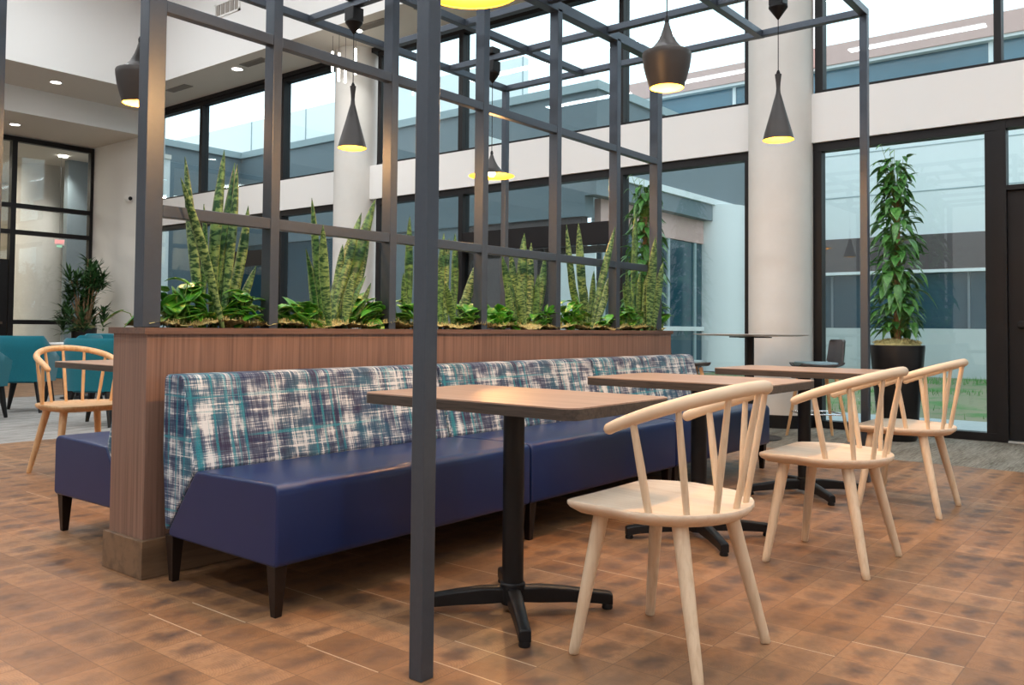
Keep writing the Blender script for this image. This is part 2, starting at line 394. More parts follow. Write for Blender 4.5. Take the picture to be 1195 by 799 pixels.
def at(px, py, **kw):
    d = (px - 597.5) / F_ * r2 - (py - 399.5 - SY) / F_ * u2 + f; o = Vector((0, 0, 1.0))
    (k, v), = kw.items()
    if k == 'd': t = v
    else: i = 'XYZ'.index(k); t = (v - o[i]) / d[i]
    return o + d * t

# ------------------------------------------------------------------ room shell
XW = 8.9; YE = 18.8
sbox('floor', (-7, -6, -.1), (7.11, 7.78, 0), M['floor'], smooth=False)
sbox('floor_beyond_carpet', (-7, 12.5, -.1), (7.11, YE, 0), M['floor'], smooth=False)
sbox('floor_carpet_left', (-7, 7.78, -.1), (7.11, 12.5, .001), M['carpet'], smooth=False)
sbox('floor_carpet_right', (7.11, -6, -.1), (9.0, YE, .001), M['carpet2'], smooth=False)
sbox('ceiling', (-7, -6, 7.2), (7.87, 15.05, 7.35), M['ceiling'], smooth=False)
mb = MB(); mb.box((-7, 15.05, 5.27), (8.9, 16.6, 7.35)); struct('ceiling_soffit_left', mb, [M['soffit'], M['white']], smooth=False)
mb2 = MB(); mb2.box((7.87, -6, 5.27), (8.9, 15.05, 7.35)); struct('ceiling_soffit_right', mb2, [M['soffit'], M['white']], smooth=False)
for nm in ('ceiling_soffit_left', 'ceiling_soffit_right'):
    me = bpy.data.objects[nm].data
    for p in me.polygons: p.material_index = 0 if p.normal.z < -.5 else 1
sbox('ceiling_low', (-7, 16.62, 4.82), (8.9, YE, 5.6), M['soffit'], smooth=False)
sbox('trim_bulkhead', (-7, 16.59, 4.80), (8.9, 16.62, 5.27), M['white'], smooth=False)
sbox('wall_back', (-7.15, -6, 0), (-7, YE, 7.3), M['white'], smooth=False)
sbox('wall_front', (-7, -6.15, 0), (9.0, -6, 7.3), M['white'], smooth=False)
# window wall pieces
sbox('wall_window_band', (8.86, -6, 2.94), (9.16, 16.4, 3.45), M['white'], smooth=False)
sbox('wall_window_top', (8.86, -6, 5.2), (9.16, 16.4, 5.3), M['bronze'], smooth=False)
sbox('wall_far_right', (8.86, 16.4, 0), (9.16, YE, 5.3), M['white'], smooth=False)
sbox('wall_near_right', (8.9, -6, 0), (9.16, -2.9, 5.3), M['white'], smooth=False)

nwin = [0]
def window(y0, y1, z0, z1, mull=(), bars=(), extra=None, fb=.05, ft=.05, fs=.09, gm='glass', nm=None):
    """glazed opening in the window wall; mull = [(ya,yb)], bars = [(ya,yb,za,zb)]"""
    nwin[0] += 1
    root = thing(nm or 'window_%d' % nwin[0], None, None, (8.96, (y0 + y1) / 2, z0)); root['kind'] = 'structure'
    w = W(); w.box((8.90, y0, z0 + fb), (9.02, y0 + fs, z1 - ft)); w.box((8.90, y1 - fs, z0 + fb), (9.02, y1, z1 - ft))
    w.box((8.895, y0, z1 - ft), (9.025, y1, z1 - .001)); w.box((8.895, y0, z0 + .001), (9.025, y1, z0 + fb)); w.build('window_frame', M['bronze'], root, smooth=False)
    for a, b in mull: W_ = W(); W_.box((8.885, a, z0 + fb), (9.03, b, z1 - ft)); W_.build('mullion', M['bronze'], root, smooth=False)
    for a, b, c, d in bars: W_ = W(); W_.box((8.89, a, c), (9.03, b, d)); W_.build('transom', M['bronze'], root, smooth=False)
    ys = [y0 + fs] + [q for ab in sorted(mull) for q in ab] + [y1 - fs]
    for i in range(0, len(ys), 2):
        g = W(); g.box((8.955, ys[i], z0 + fb), (8.965, ys[i + 1], z1 - ft)); g.build('glass_pane', M[gm], root, smooth=False)
    return root
# floor level
window(1.46, 3.13, 0, 2.94, fb=.075, ft=.09, fs=.085)
window(3.79, 9.79, 0, 2.94, mull=[(5.42, 5.48), (8.01, 8.09)], bars=[(5.48, 8.01, 2.04, 2.31)], fb=.075, ft=.09, fs=.09)
window(10.67, 16.4, 0, 2.94, mull=[(12.12, 12.2), (14.58, 14.67)], bars=[(12.2, 14.58, 2.04, 2.31)], fb=.075, ft=.09)
window(-2.9, .30, 0, 2.94, mull=[(-1.35, -1.27)], fb=.075, ft=.09)
# clerestory
window(-2.9, 3.11, 3.45, 5.2, mull=[(1.40, 1.46), (-.6, -.54)], fb=.035, ft=.07, fs=.08)
window(3.80, 9.79, 3.45, 5.2, mull=[(5.42, 5.485), (8.03, 8.11)], fb=.035, ft=.07, fs=.08)
window(10.67, 16.4, 3.45, 5.2, mull=[(12.11, 12.19), (14.6, 14.69)], fb=.035, ft=.07, fs=.08)
# service door (dark) by the right window
dr = thing('door_1', None, None, (8.96, .9, 0)); dr['kind'] = 'structure'
w = W(); w.box((8.885, 1.37, 0), (9.03, 1.459, 2.938)); w.box((8.885, .301, 0), (9.03, .38, 2.938)); w.box((8.89, .38, 2.86), (9.03, 1.37, 2.94)); w.box((8.89, .38, 2.29), (9.03, 1.37, 2.335)); w.build('door_frame', M['bronze'], dr, smooth=False)
g = W(); g.box((8.955, .38, 2.335), (8.965, 1.37, 2.86)); g.build('transom_pane', M['glass'], dr, smooth=False)
w = W(); w.box((8.93, .382, .02), (8.98, 1.368, 2.288)); dl = w.build('door_leaf', M['bronze'], dr, smooth=False, bevel=.004)
w = W(); w.box((8.86, .46, 1.04), (8.90, 1.29, 1.09)); w.box((8.895, .47, 1.03), (8.93, .53, 1.10)); w.box((8.895, 1.22, 1.03), (8.93, 1.28, 1.10)); w.build('push_bar', M['black'], dr, bevel=.006)
w = W(); w.box((8.86, .38, .001), (9.03, 1.37, .018)); w.build('threshold', M['steel_sill'], dr, smooth=False, bevel=.003)
# entrance door set in the middle bay : leaves in front of the pane line
dr = thing('door_3', None, None, (8.96, 6.7, 0)); dr['kind'] = 'structure'
def leaf(ya, yb, sa=.09):
    w = W(); w.box((8.985, ya, .08), (9.02, ya + sa, 2.03)); w.box((8.985, yb - sa, .08), (9.02, yb, 2.03)); w.box((8.985, ya, 1.94), (9.02, yb, 2.03)); w.box((8.985, ya, .08), (9.02, yb, .30))
    o = w.build('door_leaf', M['bronze'], dr, smooth=False)
    h = W(); h.tube([(8.93, ya + .14, .9), (8.93, ya + .14, 1.3)], .012, 8); h.build('door_handle', M['chrome'], o, origin=tuple(dr.location))
leaf(5.49, 6.66); leaf(6.68, 8.0)

# round columns
def column(y, nm):
    c = MB(); c.lathe([(.33, 0), (.33, 5.27)], (0, 0, 0), 64); o = c.build(nm, M['column'], None); o.location = (8.86, y, 0); o['kind'] = 'structure'
    b = MB(); b.lathe([(.338, 0), (.338, .13), (.333, .135)], (0, 0, 0), 64); b.build('column_base_band', M['black'], o)
for i, y in enumerate((3.46, 10.23, -3.3)): column(y, 'wall_column_%d' % (i + 1))

# end wall with lobby glazing
er = thing('window_20', None, None, (6, YE, 0)); er['kind'] = 'structure'
w = W(); X0, X1 = 4.4, 8.785
w.box((X1, YE - .03, .09), (X1 + .07, YE + .1, 4.70)); w.box((X0, YE - .03, .09), (X0 + .08, YE + .1, 4.70)); w.box((X0, YE - .03, 4.70), (X1 + .07, YE + .1, 4.80)); w.box((X0, YE - .03, 0), (X1 + .07, YE + .1, .09))
w.build('window_frame', M['bronze'], er, smooth=False)
w = W(); w.box((7.20, YE - .04, .09), (7.30, YE + .1, 4.7)); w.build('mullion', M['bronze'], er, smooth=False)
w = W(); w.box((5.9, YE - .04, 2.3), (5.98, YE + .1, 4.7)); w.build('mullion', M['bronze'], er, smooth=False)
for za, zb, xa in ((3.35, 3.44, X0), (2.81, 2.90, X0), (.98, 1.07, 7.3)):
    w = W(); w.box((xa, YE - .035, za), (X1, YE + .1, zb)); w.build('transom', M['bronze'], er, smooth=False)
g = W(); g.box((7.3, YE + .02, .09), (X1, YE + .03, 4.7)); g.build('glass_pane', M['glass2'], er, smooth=False)
g = W(); g.box((X0, YE + .02, 2.3), (7.2, YE + .03, 4.7)); g.build('glass_pane', M['glass2'], er, smooth=False)
dr = thing('door_2', None, None, (6.5, YE, 0)); dr['kind'] = 'structure'
w = W(); w.box((X0 + .08, YE, .09), (5.8, YE + .06, 2.29)); w.build('door_leaf', M['bronze'], dr, smooth=False)
w = W(); w.box((5.84, YE, .09), (7.19, YE + .06, 2.29)); w.build('door_leaf', M['bronze'], dr, smooth=False)
w = W(); w.box((5.95, YE - .09, .98), (7.08, YE - .05, 1.03)); w.box((5.97, YE - .06, .98), (6.02, YE, 1.03)); w.box((7.0, YE - .06, .98), (7.05, YE, 1.03)); w.build('push_bar', mat('bar_brown', (.12, .08, .06), .4, .5), dr, smooth=False)
sbox('wall_end', (-7, YE, 0), (X0, YE + .15, 5.3), M['white'], smooth=False)
sbox('wall_end_top', (X0, YE, 4.81), (9.0, YE + .15, 5.3), M['white'], smooth=False)
# lobby behind the end glazing
sbox('floor_lobby', (0, YE + .1, -.1), (13, 26, 0), M['carpet'], smooth=False)
sbox('ceiling_lobby', (0, YE + .15, 4.9), (10.75, 26, 5.0), M['soffit'], smooth=False)
sbox('wall_lobby_back', (0, 26, 0), (13.1, 26.15, 5), M['beige'], smooth=False)
sbox('wall_lobby_right', (10.6, YE + .2, 0), (10.75, 26, 5), M['white'], smooth=False)
sbox('wall_lobby_left', (-.1, YE + .2, 0), (0, 26, 5), M['beige'], smooth=False)
c = MB(); c.lathe([(.52, 0), (.52, 4.9)], (0, 0, 0), 64); o = c.build('wall_column_5', M['column'], None); o.location = (9.35, 22.6, 0); o['kind'] = 'structure'
sbox('wall_lobby_pier', (8.2, 25.2, 0), (8.6, 26, 5), M['beige'], smooth=False)
lr = thing('window_21', None, None, (7.5, 25.9, 0)); lr['kind'] = 'structure'
w = W(); w.box((6.7, 25.9, 0), (6.8, 26, 4.6)); w.box((8.1, 25.9, 0), (8.2, 26, 4.6)); w.box((7.4, 25.9, 0), (7.48, 26, 4.6)); w.box((6.7, 25.9, 2.6), (8.2, 26, 2.75)); w.build('window_frame', mat('taupe_frame', (.16, .14, .12), .6, var=.1), lr, smooth=False)
w = W(); w.box((6.8, 25.93, 0), (8.1, 25.97, 4.6)); w.build('glass_pane', M['extglass2'], lr, smooth=False)
ex = thing('exit_sign', 'small red exit sign hanging inside the glazed lobby', 'sign', (9.05, 20.8, 2.9)); ex.scale = (.6, .6, .6)
w = MB(); w.box((-.19, -.02, -.12), (.19, .02, .12)); w.build('housing', M['paint_trim'], ex)
def text(s, size, loc, rot, m, parent, name, depth=.004):
    cu = bpy.data.curves.new(name, 'FONT'); cu.body = s; cu.size = size; cu.extrude = depth; cu.align_x = 'CENTER'; cu.align_y = 'CENTER'
    tmp = bpy.data.objects.new(name, cu); C.objects.link(tmp)
    dg = bpy.context.evaluated_depsgraph_get(); me = bpy.data.meshes.new_from_object(tmp.evaluated_get(dg))
    C.objects.unlink(tmp); bpy.data.objects.remove(tmp)
    o = bpy.data.objects.new(name, me); C.objects.link(o); me.materials.clear(); me.materials.append(m); o.parent = parent; o.location = loc; o.rotation_euler = rot
    return o
text('EXIT', .17, (0, -.025, .0), (PI / 2, 0, 0), M['red'], ex, 'lettering')
w = MB(); w.box((-.10, -.012, -.20), (.10, .012, -.125)); w.build('status_panel', M['green'], ex)
w = MB(); w.tube([(0, 0, .12), (0, 0, 3.3)], .006, 8); w.build('stem', M['black'], ex)

# ------------------------------------------------------------------ ceiling fittings
def downlight(x, y, z, label):
    t = thing('downlight', label, 'ceiling light', (x, y, z), group='round recessed downlights')
    a = MB(); a.lathe([(.085, 0), (.115, 0), (.115, -.012), (.085, -.012)], (0, 0, 0), 32, close=True); a.build('trim_ring', M['paint_trim'], t)
    b = MB(); b.lathe([(.001, -.002), (.086, -.002), (.086, -.008), (.001, -.008)], (0, 0, 0), 32); b.build('diffuser', M['led'], t)
    L = bpy.data.lights.new('downlight_lamp', 'SPOT'); L.energy = 60; L.spot_size = 2.0; L.spot_blend = .8; L.color = (1, .94, .85); L.shadow_soft_size = .08
    lo = bpy.data.objects.new('lamp', L); C.objects.link(lo); lo.parent = t; lo.location = (0, 0, -.03)
    return t
downlight(6.73, 15.77, 5.27, 'round downlight in the taupe soffit below the white bulkhead at far left')
downlight(8.22, 12.49, 5.27, 'round downlight between the two slot vents near the left clerestory window')
downlight(8.18, 9.47, 5.27, 'round downlight in the soffit beside the second round column')
downlight(6.84, 17.75, 4.82, 'round downlight in the lowest soffit, above the lobby glazing')
def slot(x, y0, y1, label):
    t = thing('slot_vent', label, 'vent', (x, (y0 + y1) / 2, 5.27), group='soffit slot vents'); h = (y1 - y0) / 2
    a = MB(); a.box((-.085, -h, -.012), (.085, -h + .02, 0)); a.box((-.085, h - .02, -.012), (.085, h, 0)); a.box((-.085, -h, -.012), (-.068, h, 0)); a.box((.068, -h, -.012), (.085, h, 0)); a.build('frame', M['vent'], t, smooth=False)
    b = MB()
    for k in range(5): b.box((-.06 + k * .026, -h + .02, -.01), (-.048 + k * .026, h - .02, -.002))
    b.build('louvres', M['vent'], t, smooth=False)
    c_ = MB(); c_.box((-.07, -h + .02, -.003), (.07, h - .02, -.0005)); c_.build('backing', M['ventback'], t, smooth=False)
slot(8.18, 11.65, 12.25, 'dark slot vent just right of the downlight by the clerestory window')
slot(8.27, 14.05, 14.7, 'dark slot vent nearest the left end of the clerestory window')
slot(8.16, 8.8, 9.38, 'dark slot vent beside the column-side downlight')
slot(8.16, 7.55, 8.2, 'dark slot vent furthest right along the soffit')
t = thing('wall_vent', 'white framed square vent grille high on the white bulkhead', 'vent', (7.87, 12.26, 6.14))
a = MB(); a.box((-.02, -.36, -.12), (0, .36, -.09)); a.box((-.02, -.36, .09), (0, .36, .12)); a.box((-.02, -.36, -.12), (0, -.32, .12)); a.box((-.02, .32, -.12), (0, .36, .12))
a.build('frame', M['paint_trim'], t, smooth=False)
a = MB()
for k in range(5): a.box((-.015, -.31 + k * .13, -.09), (-.004, -.22 + k * .13, .09))
a.build('grille', M['vent'], t, smooth=False)
# tube pendants by the far column
for i, (dx, dy, dz, dl, lab) in enumerate(((0, 0, 0, .42, 'longest glowing tube pendant of the cluster by the far column'), (.03, .18, .06, .30, 'dim short tube pendant at the left of the cluster'),
                                  (.02, -.12, -.12, .34, 'glowing tube pendant hanging lowest in the cluster'), (.02, -.34, 0, .38, 'glowing tube pendant at the right of the cluster'))):
    t = thing('tube_pendant', lab, 'pendant light', (8.1 + dx, 9.75 + dy, 5.25), group='glass tube pendants')
    a = MB(); a.lathe([(.001, -.28 + dz - dl), (.018, -.27 + dz - dl), (.018, -.28 + dz), (.001, -.27 + dz)], (0, 0, 0), 14); a.build('tube', M['tubeglow'], t)
    a = MB(); a.tube([(0, 0, .02), (0, 0, -.28 + dz)], .003, 6); a.build('cord', M['black'], t)
t = thing('wall_mounted_camera', 'small white security camera on the far white wall', 'camera', (8.9, 17.13, 3.57))
a = MB(); a.tube([(0, 0, 0), (-.10, 0, 0)], .03, 12); a.build('bracket', M['paint_trim'], t)
a = MB(); a.tube([(-.10, -.06, .0), (-.10, .09, .02)], .06, 14); a.build('housing', M['paint_trim'], t)
a = MB(); a.tube([(-.10, -.075, -.002), (-.10, -.055, 0)], .04, 14); a.build('lens', M['black'], t)
# linear lights under the high ceiling
def linear(x, y, lab):
    t = thing('linear_ceiling_light', lab, 'ceiling light', (x, y, 7.0), group='long linear lights under the high ceiling')
    a = MB(); a.box((-.12, -1.3, 0), (.12, 1.3, .08)); a.build('housing', M['paint_trim'], t, bevel=.01)
    a = MB(); a.box((-.10, -1.28, -.015), (.10, 1.28, 0)); a.build('diffuser', M['panelglow'], t)
    for s in (-1, 1):
        a = MB(); a.tube([(0, s * 1.1, .08), (0, s * 1.1, .2)], .004, 6); a.build('hanger', M['chrome'], t)
    L = bpy.data.lights.new('linear_lamp', 'AREA'); L.shape = 'RECTANGLE'; L.size = .24; L.size_y = 2.6; L.energy = LIN; L.color = (.93, .975, 1)
    lo = bpy.data.objects.new('lamp', L); C.objects.link(lo); lo.parent = t; lo.location = (0, 0, -.03)
LIN = 72
for i, x in enumerate((-4, -.8, 2.4, 5.6)):
    for j, y in enumerate((-3.5, .5, 4.5, 8.5, 12.5)):
        linear(x, y, 'long linear light under the high ceiling above the hall')

# ------------------------------------------------------------------ planter
pl = thing('planter_box', 'long walnut planter box behind the plaid banquettes, full of plants', 'planter', (3.93, 3.405, 0))
w = W(); w.box((1.768, 3.27, .14), (6.095, 3.54, .945)); w.build('body', M['walnut'], pl, smooth=False, bevel=.002)
w = W(); z0, z1 = .962, .987
w.box((1.752, 3.256, z0), (6.108, 3.290, z1)); w.box((1.752, 3.520, z0), (6.108, 3.554, z1)); w.box((1.752, 3.290, z0), (1.80, 3.520, z1)); w.box((6.06, 3.290, z0), (6.108, 3.520, z1)); w.build('rim', M['walnut_rim'], pl, smooth=False)
w = W(); w.box((1.768, 3.27, .945), (6.095, 3.288, .962)); w.box((1.768, 3.522, .945), (6.095, 3.54, .962)); w.box((1.768, 3.288, .945), (1.786, 3.522, .962)); w.box((6.077, 3.288, .945), (6.095, 3.522, .962)); w.build('neck', M['walnut'], pl, smooth=False)
w = W(); w.box((1.752, 3.246, 0), (6.11, 3.562, .15)); w.build('plinth', M['plinth'], pl, smooth=False, bevel=.003)
# moss bed
mb = MB(); nx, ny = 220, 10; rm = random.Random(3)
def mh(x, y): return .975 + .008 * math.sin(x * 7.3 + 1) * math.sin(y * 30) + .009 * math.sin(x * 19 + y * 9) + .026
vs = [(1.79 + (6.07 - 1.79) * i / nx, 3.29 + .23 * j / ny, mh(1.79 + 4.28 * i / nx, 3.29 + .23 * j / ny) + rm.uniform(0, .012)) for i in range(nx + 1) for j in range(ny + 1)]
mb.add(vs, [(i * (ny + 1) + j, (i + 1) * (ny + 1) + j, (i + 1) * (ny + 1) + j + 1, i * (ny + 1) + j + 1) for i in range(nx) for j in range(ny)])
for k in range(5200):
    x = rm.uniform(1.86, 6.05); y = rm.uniform(3.292, 3.515); z = mh(x, y); a = rm.uniform(0, 2 * PI); l = rm.uniform(.012, .032); h = rm.uniform(0, .030); wd = .0011
    dx, dy = math.cos(a), math.sin(a); p = [(x, y, z), (x + dx * l * .5, y + dy * l * .5, z + h), (x + dx * l, y + dy * l, z + rm.uniform(-.003, .01))]
    q = [(px - dy * wd, min(max(py + dx * wd, 3.291), 3.518), pz) for px, py, pz in p] + [(px + dy * wd, min(max(py - dx * wd, 3.291), 3.518), pz) for px, py, pz in p]
    mb.add(q, [(0, 1, 4, 3), (1, 2, 5, 4)])
mo = mb.build('moss_bed', M['moss'], None, smooth=False); tag(mo, 'dry golden moss covering the soil of the long walnut planter', 'moss', kind='stuff')

# ------------------------------------------------------------------ steel trellis and canopy frame
pg = thing('steel_canopy_frame', 'slate grey square tube frame with posts, trellis grid and open roof over the booths', 'frame', (3.9, 1.75, 0))
def bar(name, a, b, bev=.003): w = W(); w.box(a, b); return w.build(name, M['steel'], pg, smooth=False, bevel=bev)
ZB, ZT = 3.12, 3.17
bar('post', (1.76, 1.724, 0), (1.811, 1.774, ZB)); bar('post', (5.93, 1.724, 0), (5.98, 1.774, ZB))
bar('post', (1.76, 4.835, 0), (1.811, 4.885, ZB)); bar('post', (5.93, 4.835, 0), (5.98, 4.885, ZB))
bar('post', (1.763, 3.30, .988), (1.840, 3.372, ZB)); bar('post', (5.925, 3.30, .988), (6.0, 3.372, ZB))
MUL = [(2.362, 2.410), (3.10, 3.148), (3.838, 3.890), (4.586, 4.637), (5.328, 5.380)]
for a, b in MUL: bar('mullion', (a, 3.30, .975), (b, 3.368, ZB))
for za, zb in ((1.438, 1.488), (2.283, 2.332)):
    xs = [1.84] + [q for ab in MUL for q in ab] + [5.925]
    for i in range(0, len(xs), 2): bar('grid_rail', (xs[i], 3.302, za), (xs[i + 1], 3.345, zb))
for y in (1.724, 2.455, 4.02, 4.835): bar('roof_beam', (1.76, y, ZB), (5.98, y + .05, ZT))
bar('roof_beam', (1.76, 3.30, ZB - .02), (6.0, 3.372, ZT))
YS = [1.774, 2.455, 2.505, 3.30, 3.372, 4.02, 4.07, 4.835]
for x in (1.76, 2.275, 3.0, 3.745, 4.465, 5.185, 5.93):
    w = W()
    for i in range(0, 8, 2): w.box((x, YS[i], ZB + .002), (x + .05, YS[i + 1], ZT - .002))
    w.build('roof_crossbar', M['steel'], pg, smooth=False, bevel=.003)

# ------------------------------------------------------------------ pendants
SH = {
 'tall': dict(prof=[(.095, 0), (.083, .05), (.066, .11), (.046, .18), (.029, .245), (.015, .295), (.012, .325), (.014, .36), (.0195, .405), (.0205, .415)], h=.415, t=.003, bz=.13),
 'fat': dict(prof=[(.083, 0), (.100, .055), (.112, .10), (.119, .145), (.1205, .168), (.117, .176), (.098, .183), (.072, .200), (.048, .228), (.031, .262), (.019, .295), (.011, .325), (.008, .335)], h=.335, t=.003, bz=.045),
 'wide': dict(prof=[(.182, 0), (.180, .004), (.150, .012), (.112, .028), (.078, .052), (.050, .084), (.030, .120), (.018, .150), (.011, .172), (.008, .178)], h=.178, t=.003, bz=.012)}
def pendant(kind, x, y, z, label, energy):
    s = SH[kind]; t = thing('pendant_lamp', label, 'pendant light', (x, y, z), group=None)
    P = s['prof']; outer = MB(); outer.open = True; outer.lathe(P, (0, 0, 0), 56)
    # keep the mouth open: drop the bottom cap
    outer.f.pop(-2); outer.mi.pop(-2)
    outer.build('shade', M['lampblack'], t, angle=40)
    inn = MB(); inn.open = True; Q = [(max(r_ - s['t'], .003), z_ + (.001 if i == 0 else 0)) for i, (r_, z_) in enumerate(P)]
    inn.lathe(Q, (0, 0, 0), 56); inn.f.pop(-2); inn.mi.pop(-2); n = len(inn.v)
    seg = 56; inn.add([(P[0][0] * math.cos(2 * PI * k / seg), P[0][0] * math.sin(2 * PI * k / seg), 0) for k in range(seg)] + [(Q[0][0] * math.cos(2 * PI * k / seg), Q[0][0] * math.sin(2 * PI * k / seg), .001) for k in range(seg)],
        [(k, (k + 1) % seg, seg + (k + 1) % seg, seg + k) for k in range(seg)])
    inn.build('shade_lining', M['gold'], t, angle=40)
    b = MB(); rb = .03; bz = s['bz'] + .012
    b.lathe([(.001, bz - rb), (rb * .6, bz - rb * .8), (rb * .95, bz - rb * .3), (rb * .95, bz + rb * .3), (rb * .55, bz + rb * 1.1), (.013, bz + rb * 1.5), (.013, bz + rb * 1.9)], (0, 0, 0), 24); b.build('bulb', M['bulb'], t)
    c_ = MB(); c_.tube([(0, 0, s['h'] - .01), (0, 0, 2.95 - z)], .003, 8); c_.build('cord', M['black'], t)
    c_ = MB(); c_.lathe([(.010, -.005), (.012, .02), (.006, .035)], (0, 0, s['h'] - .01), 16); c_.build('cord_grip', M['black'], t)
    c_ = MB(); c_.lathe([(.003, 2.945 - z), (.008, 2.95 - z), (.058, 3.02 - z), (.058, 3.032 - z)], (0, 0, 0), 32); c_.build('ceiling_cap', M['black'], t)
    c_ = MB(); c_.box((-.045, -.045, 3.032 - z), (.045, .045, ZB - z)); c_.build('junction_box', M['black'], t, bevel=.004)
    c_ = MB(); c_.box((-.05, -.04, ZT - z), (.05, .04, ZT + .055 - z)); c_.build('junction_cover', M['black'], t, bevel=.004)
    L = bpy.data.lights.new('pendant_bulb', 'POINT'); L.energy = energy; L.color = (1, .50, .17); L.shadow_soft_size = .03
    lo = bpy.data.objects.new('lamp', L); C.objects.link(lo); lo.parent = t; lo.location = (0, 0, bz - rb - .014)
PX = (2.30, 3.77, 5.21)
EN = 62
pendant('wide', PX[0], 2.05, 2.215, 'wide brimmed black pendant with bright golden lining, nearest the camera at the top', EN)
pendant('fat', PX[1], 2.05, 2.19, 'fat bell-shaped black pendant glowing beside the trellis end', EN)
pendant('tall', PX[2], 2.05, 2.185, 'tall slim black pendant in front of the round column', EN)
pendant('fat', PX[0], 4.39, 2.17, 'fat bell-shaped black pendant partly hidden by the left planter post', EN)
pendant('tall', PX[1], 4.39, 2.18, 'tall slim black pendant behind the trellis, before the far column', EN)
pendant('wide', PX[2], 4.39, 2.20, 'wide brimmed black pendant behind the middle of the trellis', EN)

# ------------------------------------------------------------------ banquettes
def legtaper(mb, x, y, h, w0=.052, w1=.028):
    a, b = w0 / 2, w1 / 2
    mb.add([(x - b, y - b, 0), (x + b, y - b, 0), (x + b, y + b, 0), (x - b, y + b, 0), (x - a, y - a, h), (x + a, y - a, h), (x + a, y + a, h), (x - a, y + a, h)],
           [(3, 2, 1, 0), (4, 5, 6, 7), (0, 1, 5, 4), (1, 2, 6, 5), (2, 3, 7, 6), (3, 0, 4, 7)])
LB = 1.412
def fillet(poly, rad, n=5):
    out = []; m = len(poly)
    for i, p in enumerate(poly):
        r_ = rad[i]; P = Vector(p)
        if r_ <= 0: out.append(tuple(p)); continue
        A = Vector(poly[i - 1]); B_ = Vector(poly[(i + 1) % m]); da = (A - P).normalized(); db = (B_ - P).normalized(); ang = da.angle(db)
        d = min(r_ / math.tan(ang / 2), (A - P).length * .48, (B_ - P).length * .48); s0 = P + da * d; s1 = P + db * d
        for k in range(n + 1):
            u_ = k / n; out.append(tuple(s0 * (1 - u_) ** 2 + P * 2 * u_ * (1 - u_) + s1 * u_ ** 2))
    return out
def soft_prism(mb, poly, a, b, r_, n=4):
    m = len(poly); area = sum(poly[i][0] * poly[(i + 1) % m][1] - poly[(i + 1) % m][0] * poly[i][1] for i in range(m)); sg = 1 if area > 0 else -1
    N = []
    for i in range(m):
        p0 = Vector(poly[i - 1]); p1 = Vector(poly[i]); p2 = Vector(poly[(i + 1) % m]); e1 = (p1 - p0).normalized(); e2 = (p2 - p1).normalized(); e = (e1 + e2).normalized(); N.append(Vector((-e.y, e.x)) * sg)
    rings = []
    for k in range(n + 1): th = PI / 2 * k / n; rings.append((a + r_ * (1 - math.sin(th)) , r_ * (1 - math.cos(th))))
    rings = [(a + r_ * (1 - math.cos(PI / 2 * k / n)), r_ * (1 - math.sin(PI / 2 * k / n))) for k in range(n + 1)]
    rings += [(b - (x - a), i_) for x, i_ in reversed(rings)]
    vs = []; fs = []
    for x, ins in rings:
        for p, nn in zip(poly, N): q = Vector(p) + nn * ins; vs.append((x, q.x, q.y))
    for i in range(len(rings) - 1):
        for k in range(m): fs.append((i * m + k, i * m + (k + 1) % m, (i + 1) * m + (k + 1) % m, (i + 1) * m + k))
    fs += [tuple(range(m))[::-1], tuple((len(rings) - 1) * m + k for k in range(m))]
    mb.add(vs, fs)
def make_banquette(label, loc, rz):
    """local: x along the bench 0..LB, front at y=0, back towards +y"""
    t = thing('banquette', label, 'bench', loc, rz)
    s = MB()
    soft_prism(s, fillet([(0, .176), (0, .460), (.508, .450), (.709, .180)], [.024, .042, .03, .026]), 0, LB, .011); o = s.build('seat', M['vinyl'], t, angle=40)
    for p_ in o.data.polygons:
        if len(p_.vertices) > 6: p_.use_smooth = False
    p = MB(); p.tube([(.010, .045, .4560), (.010, .25, .4530), (.010, .49, .4475)], .003, 6); p.build('piping', M['piping'], o)
    b = MB(); soft_prism(b, fillet([(.716, .176), (.512, .450), (.545, .56), (.610, .806), (.744, .806), (.746, .5)], [.022, .03, .10, .040, .034, .1]), 0, LB, .012)
    o = b.build('backrest', M['plaid'], t, angle=40)
    for p_ in o.data.polygons:
        if len(p_.vertices) > 6: p_.use_smooth = False
    for x in (.035, LB - .035):
        for y in (.045, .70):
            l = MB(); legtaper(l, x, y, .182); l.build('leg', M['espresso'], t, bevel=.002)
    return t
B0 = make_banquette('navy banquette with plaid back, nearest the camera beside the planter end', (1.80, 2.45, 0), 0)
dup(B0, (1.80 + 1.424, 2.45, 0), 0, 'middle navy banquette with plaid back, behind the front grey post')
dup(B0, (1.80 + 2.848, 2.45, 0), 0, 'navy banquette with plaid back furthest along the planter')
dup(B0, (1.90 + LB, 4.36, 0), PI, 'navy banquette with its seat end showing left of the planter')

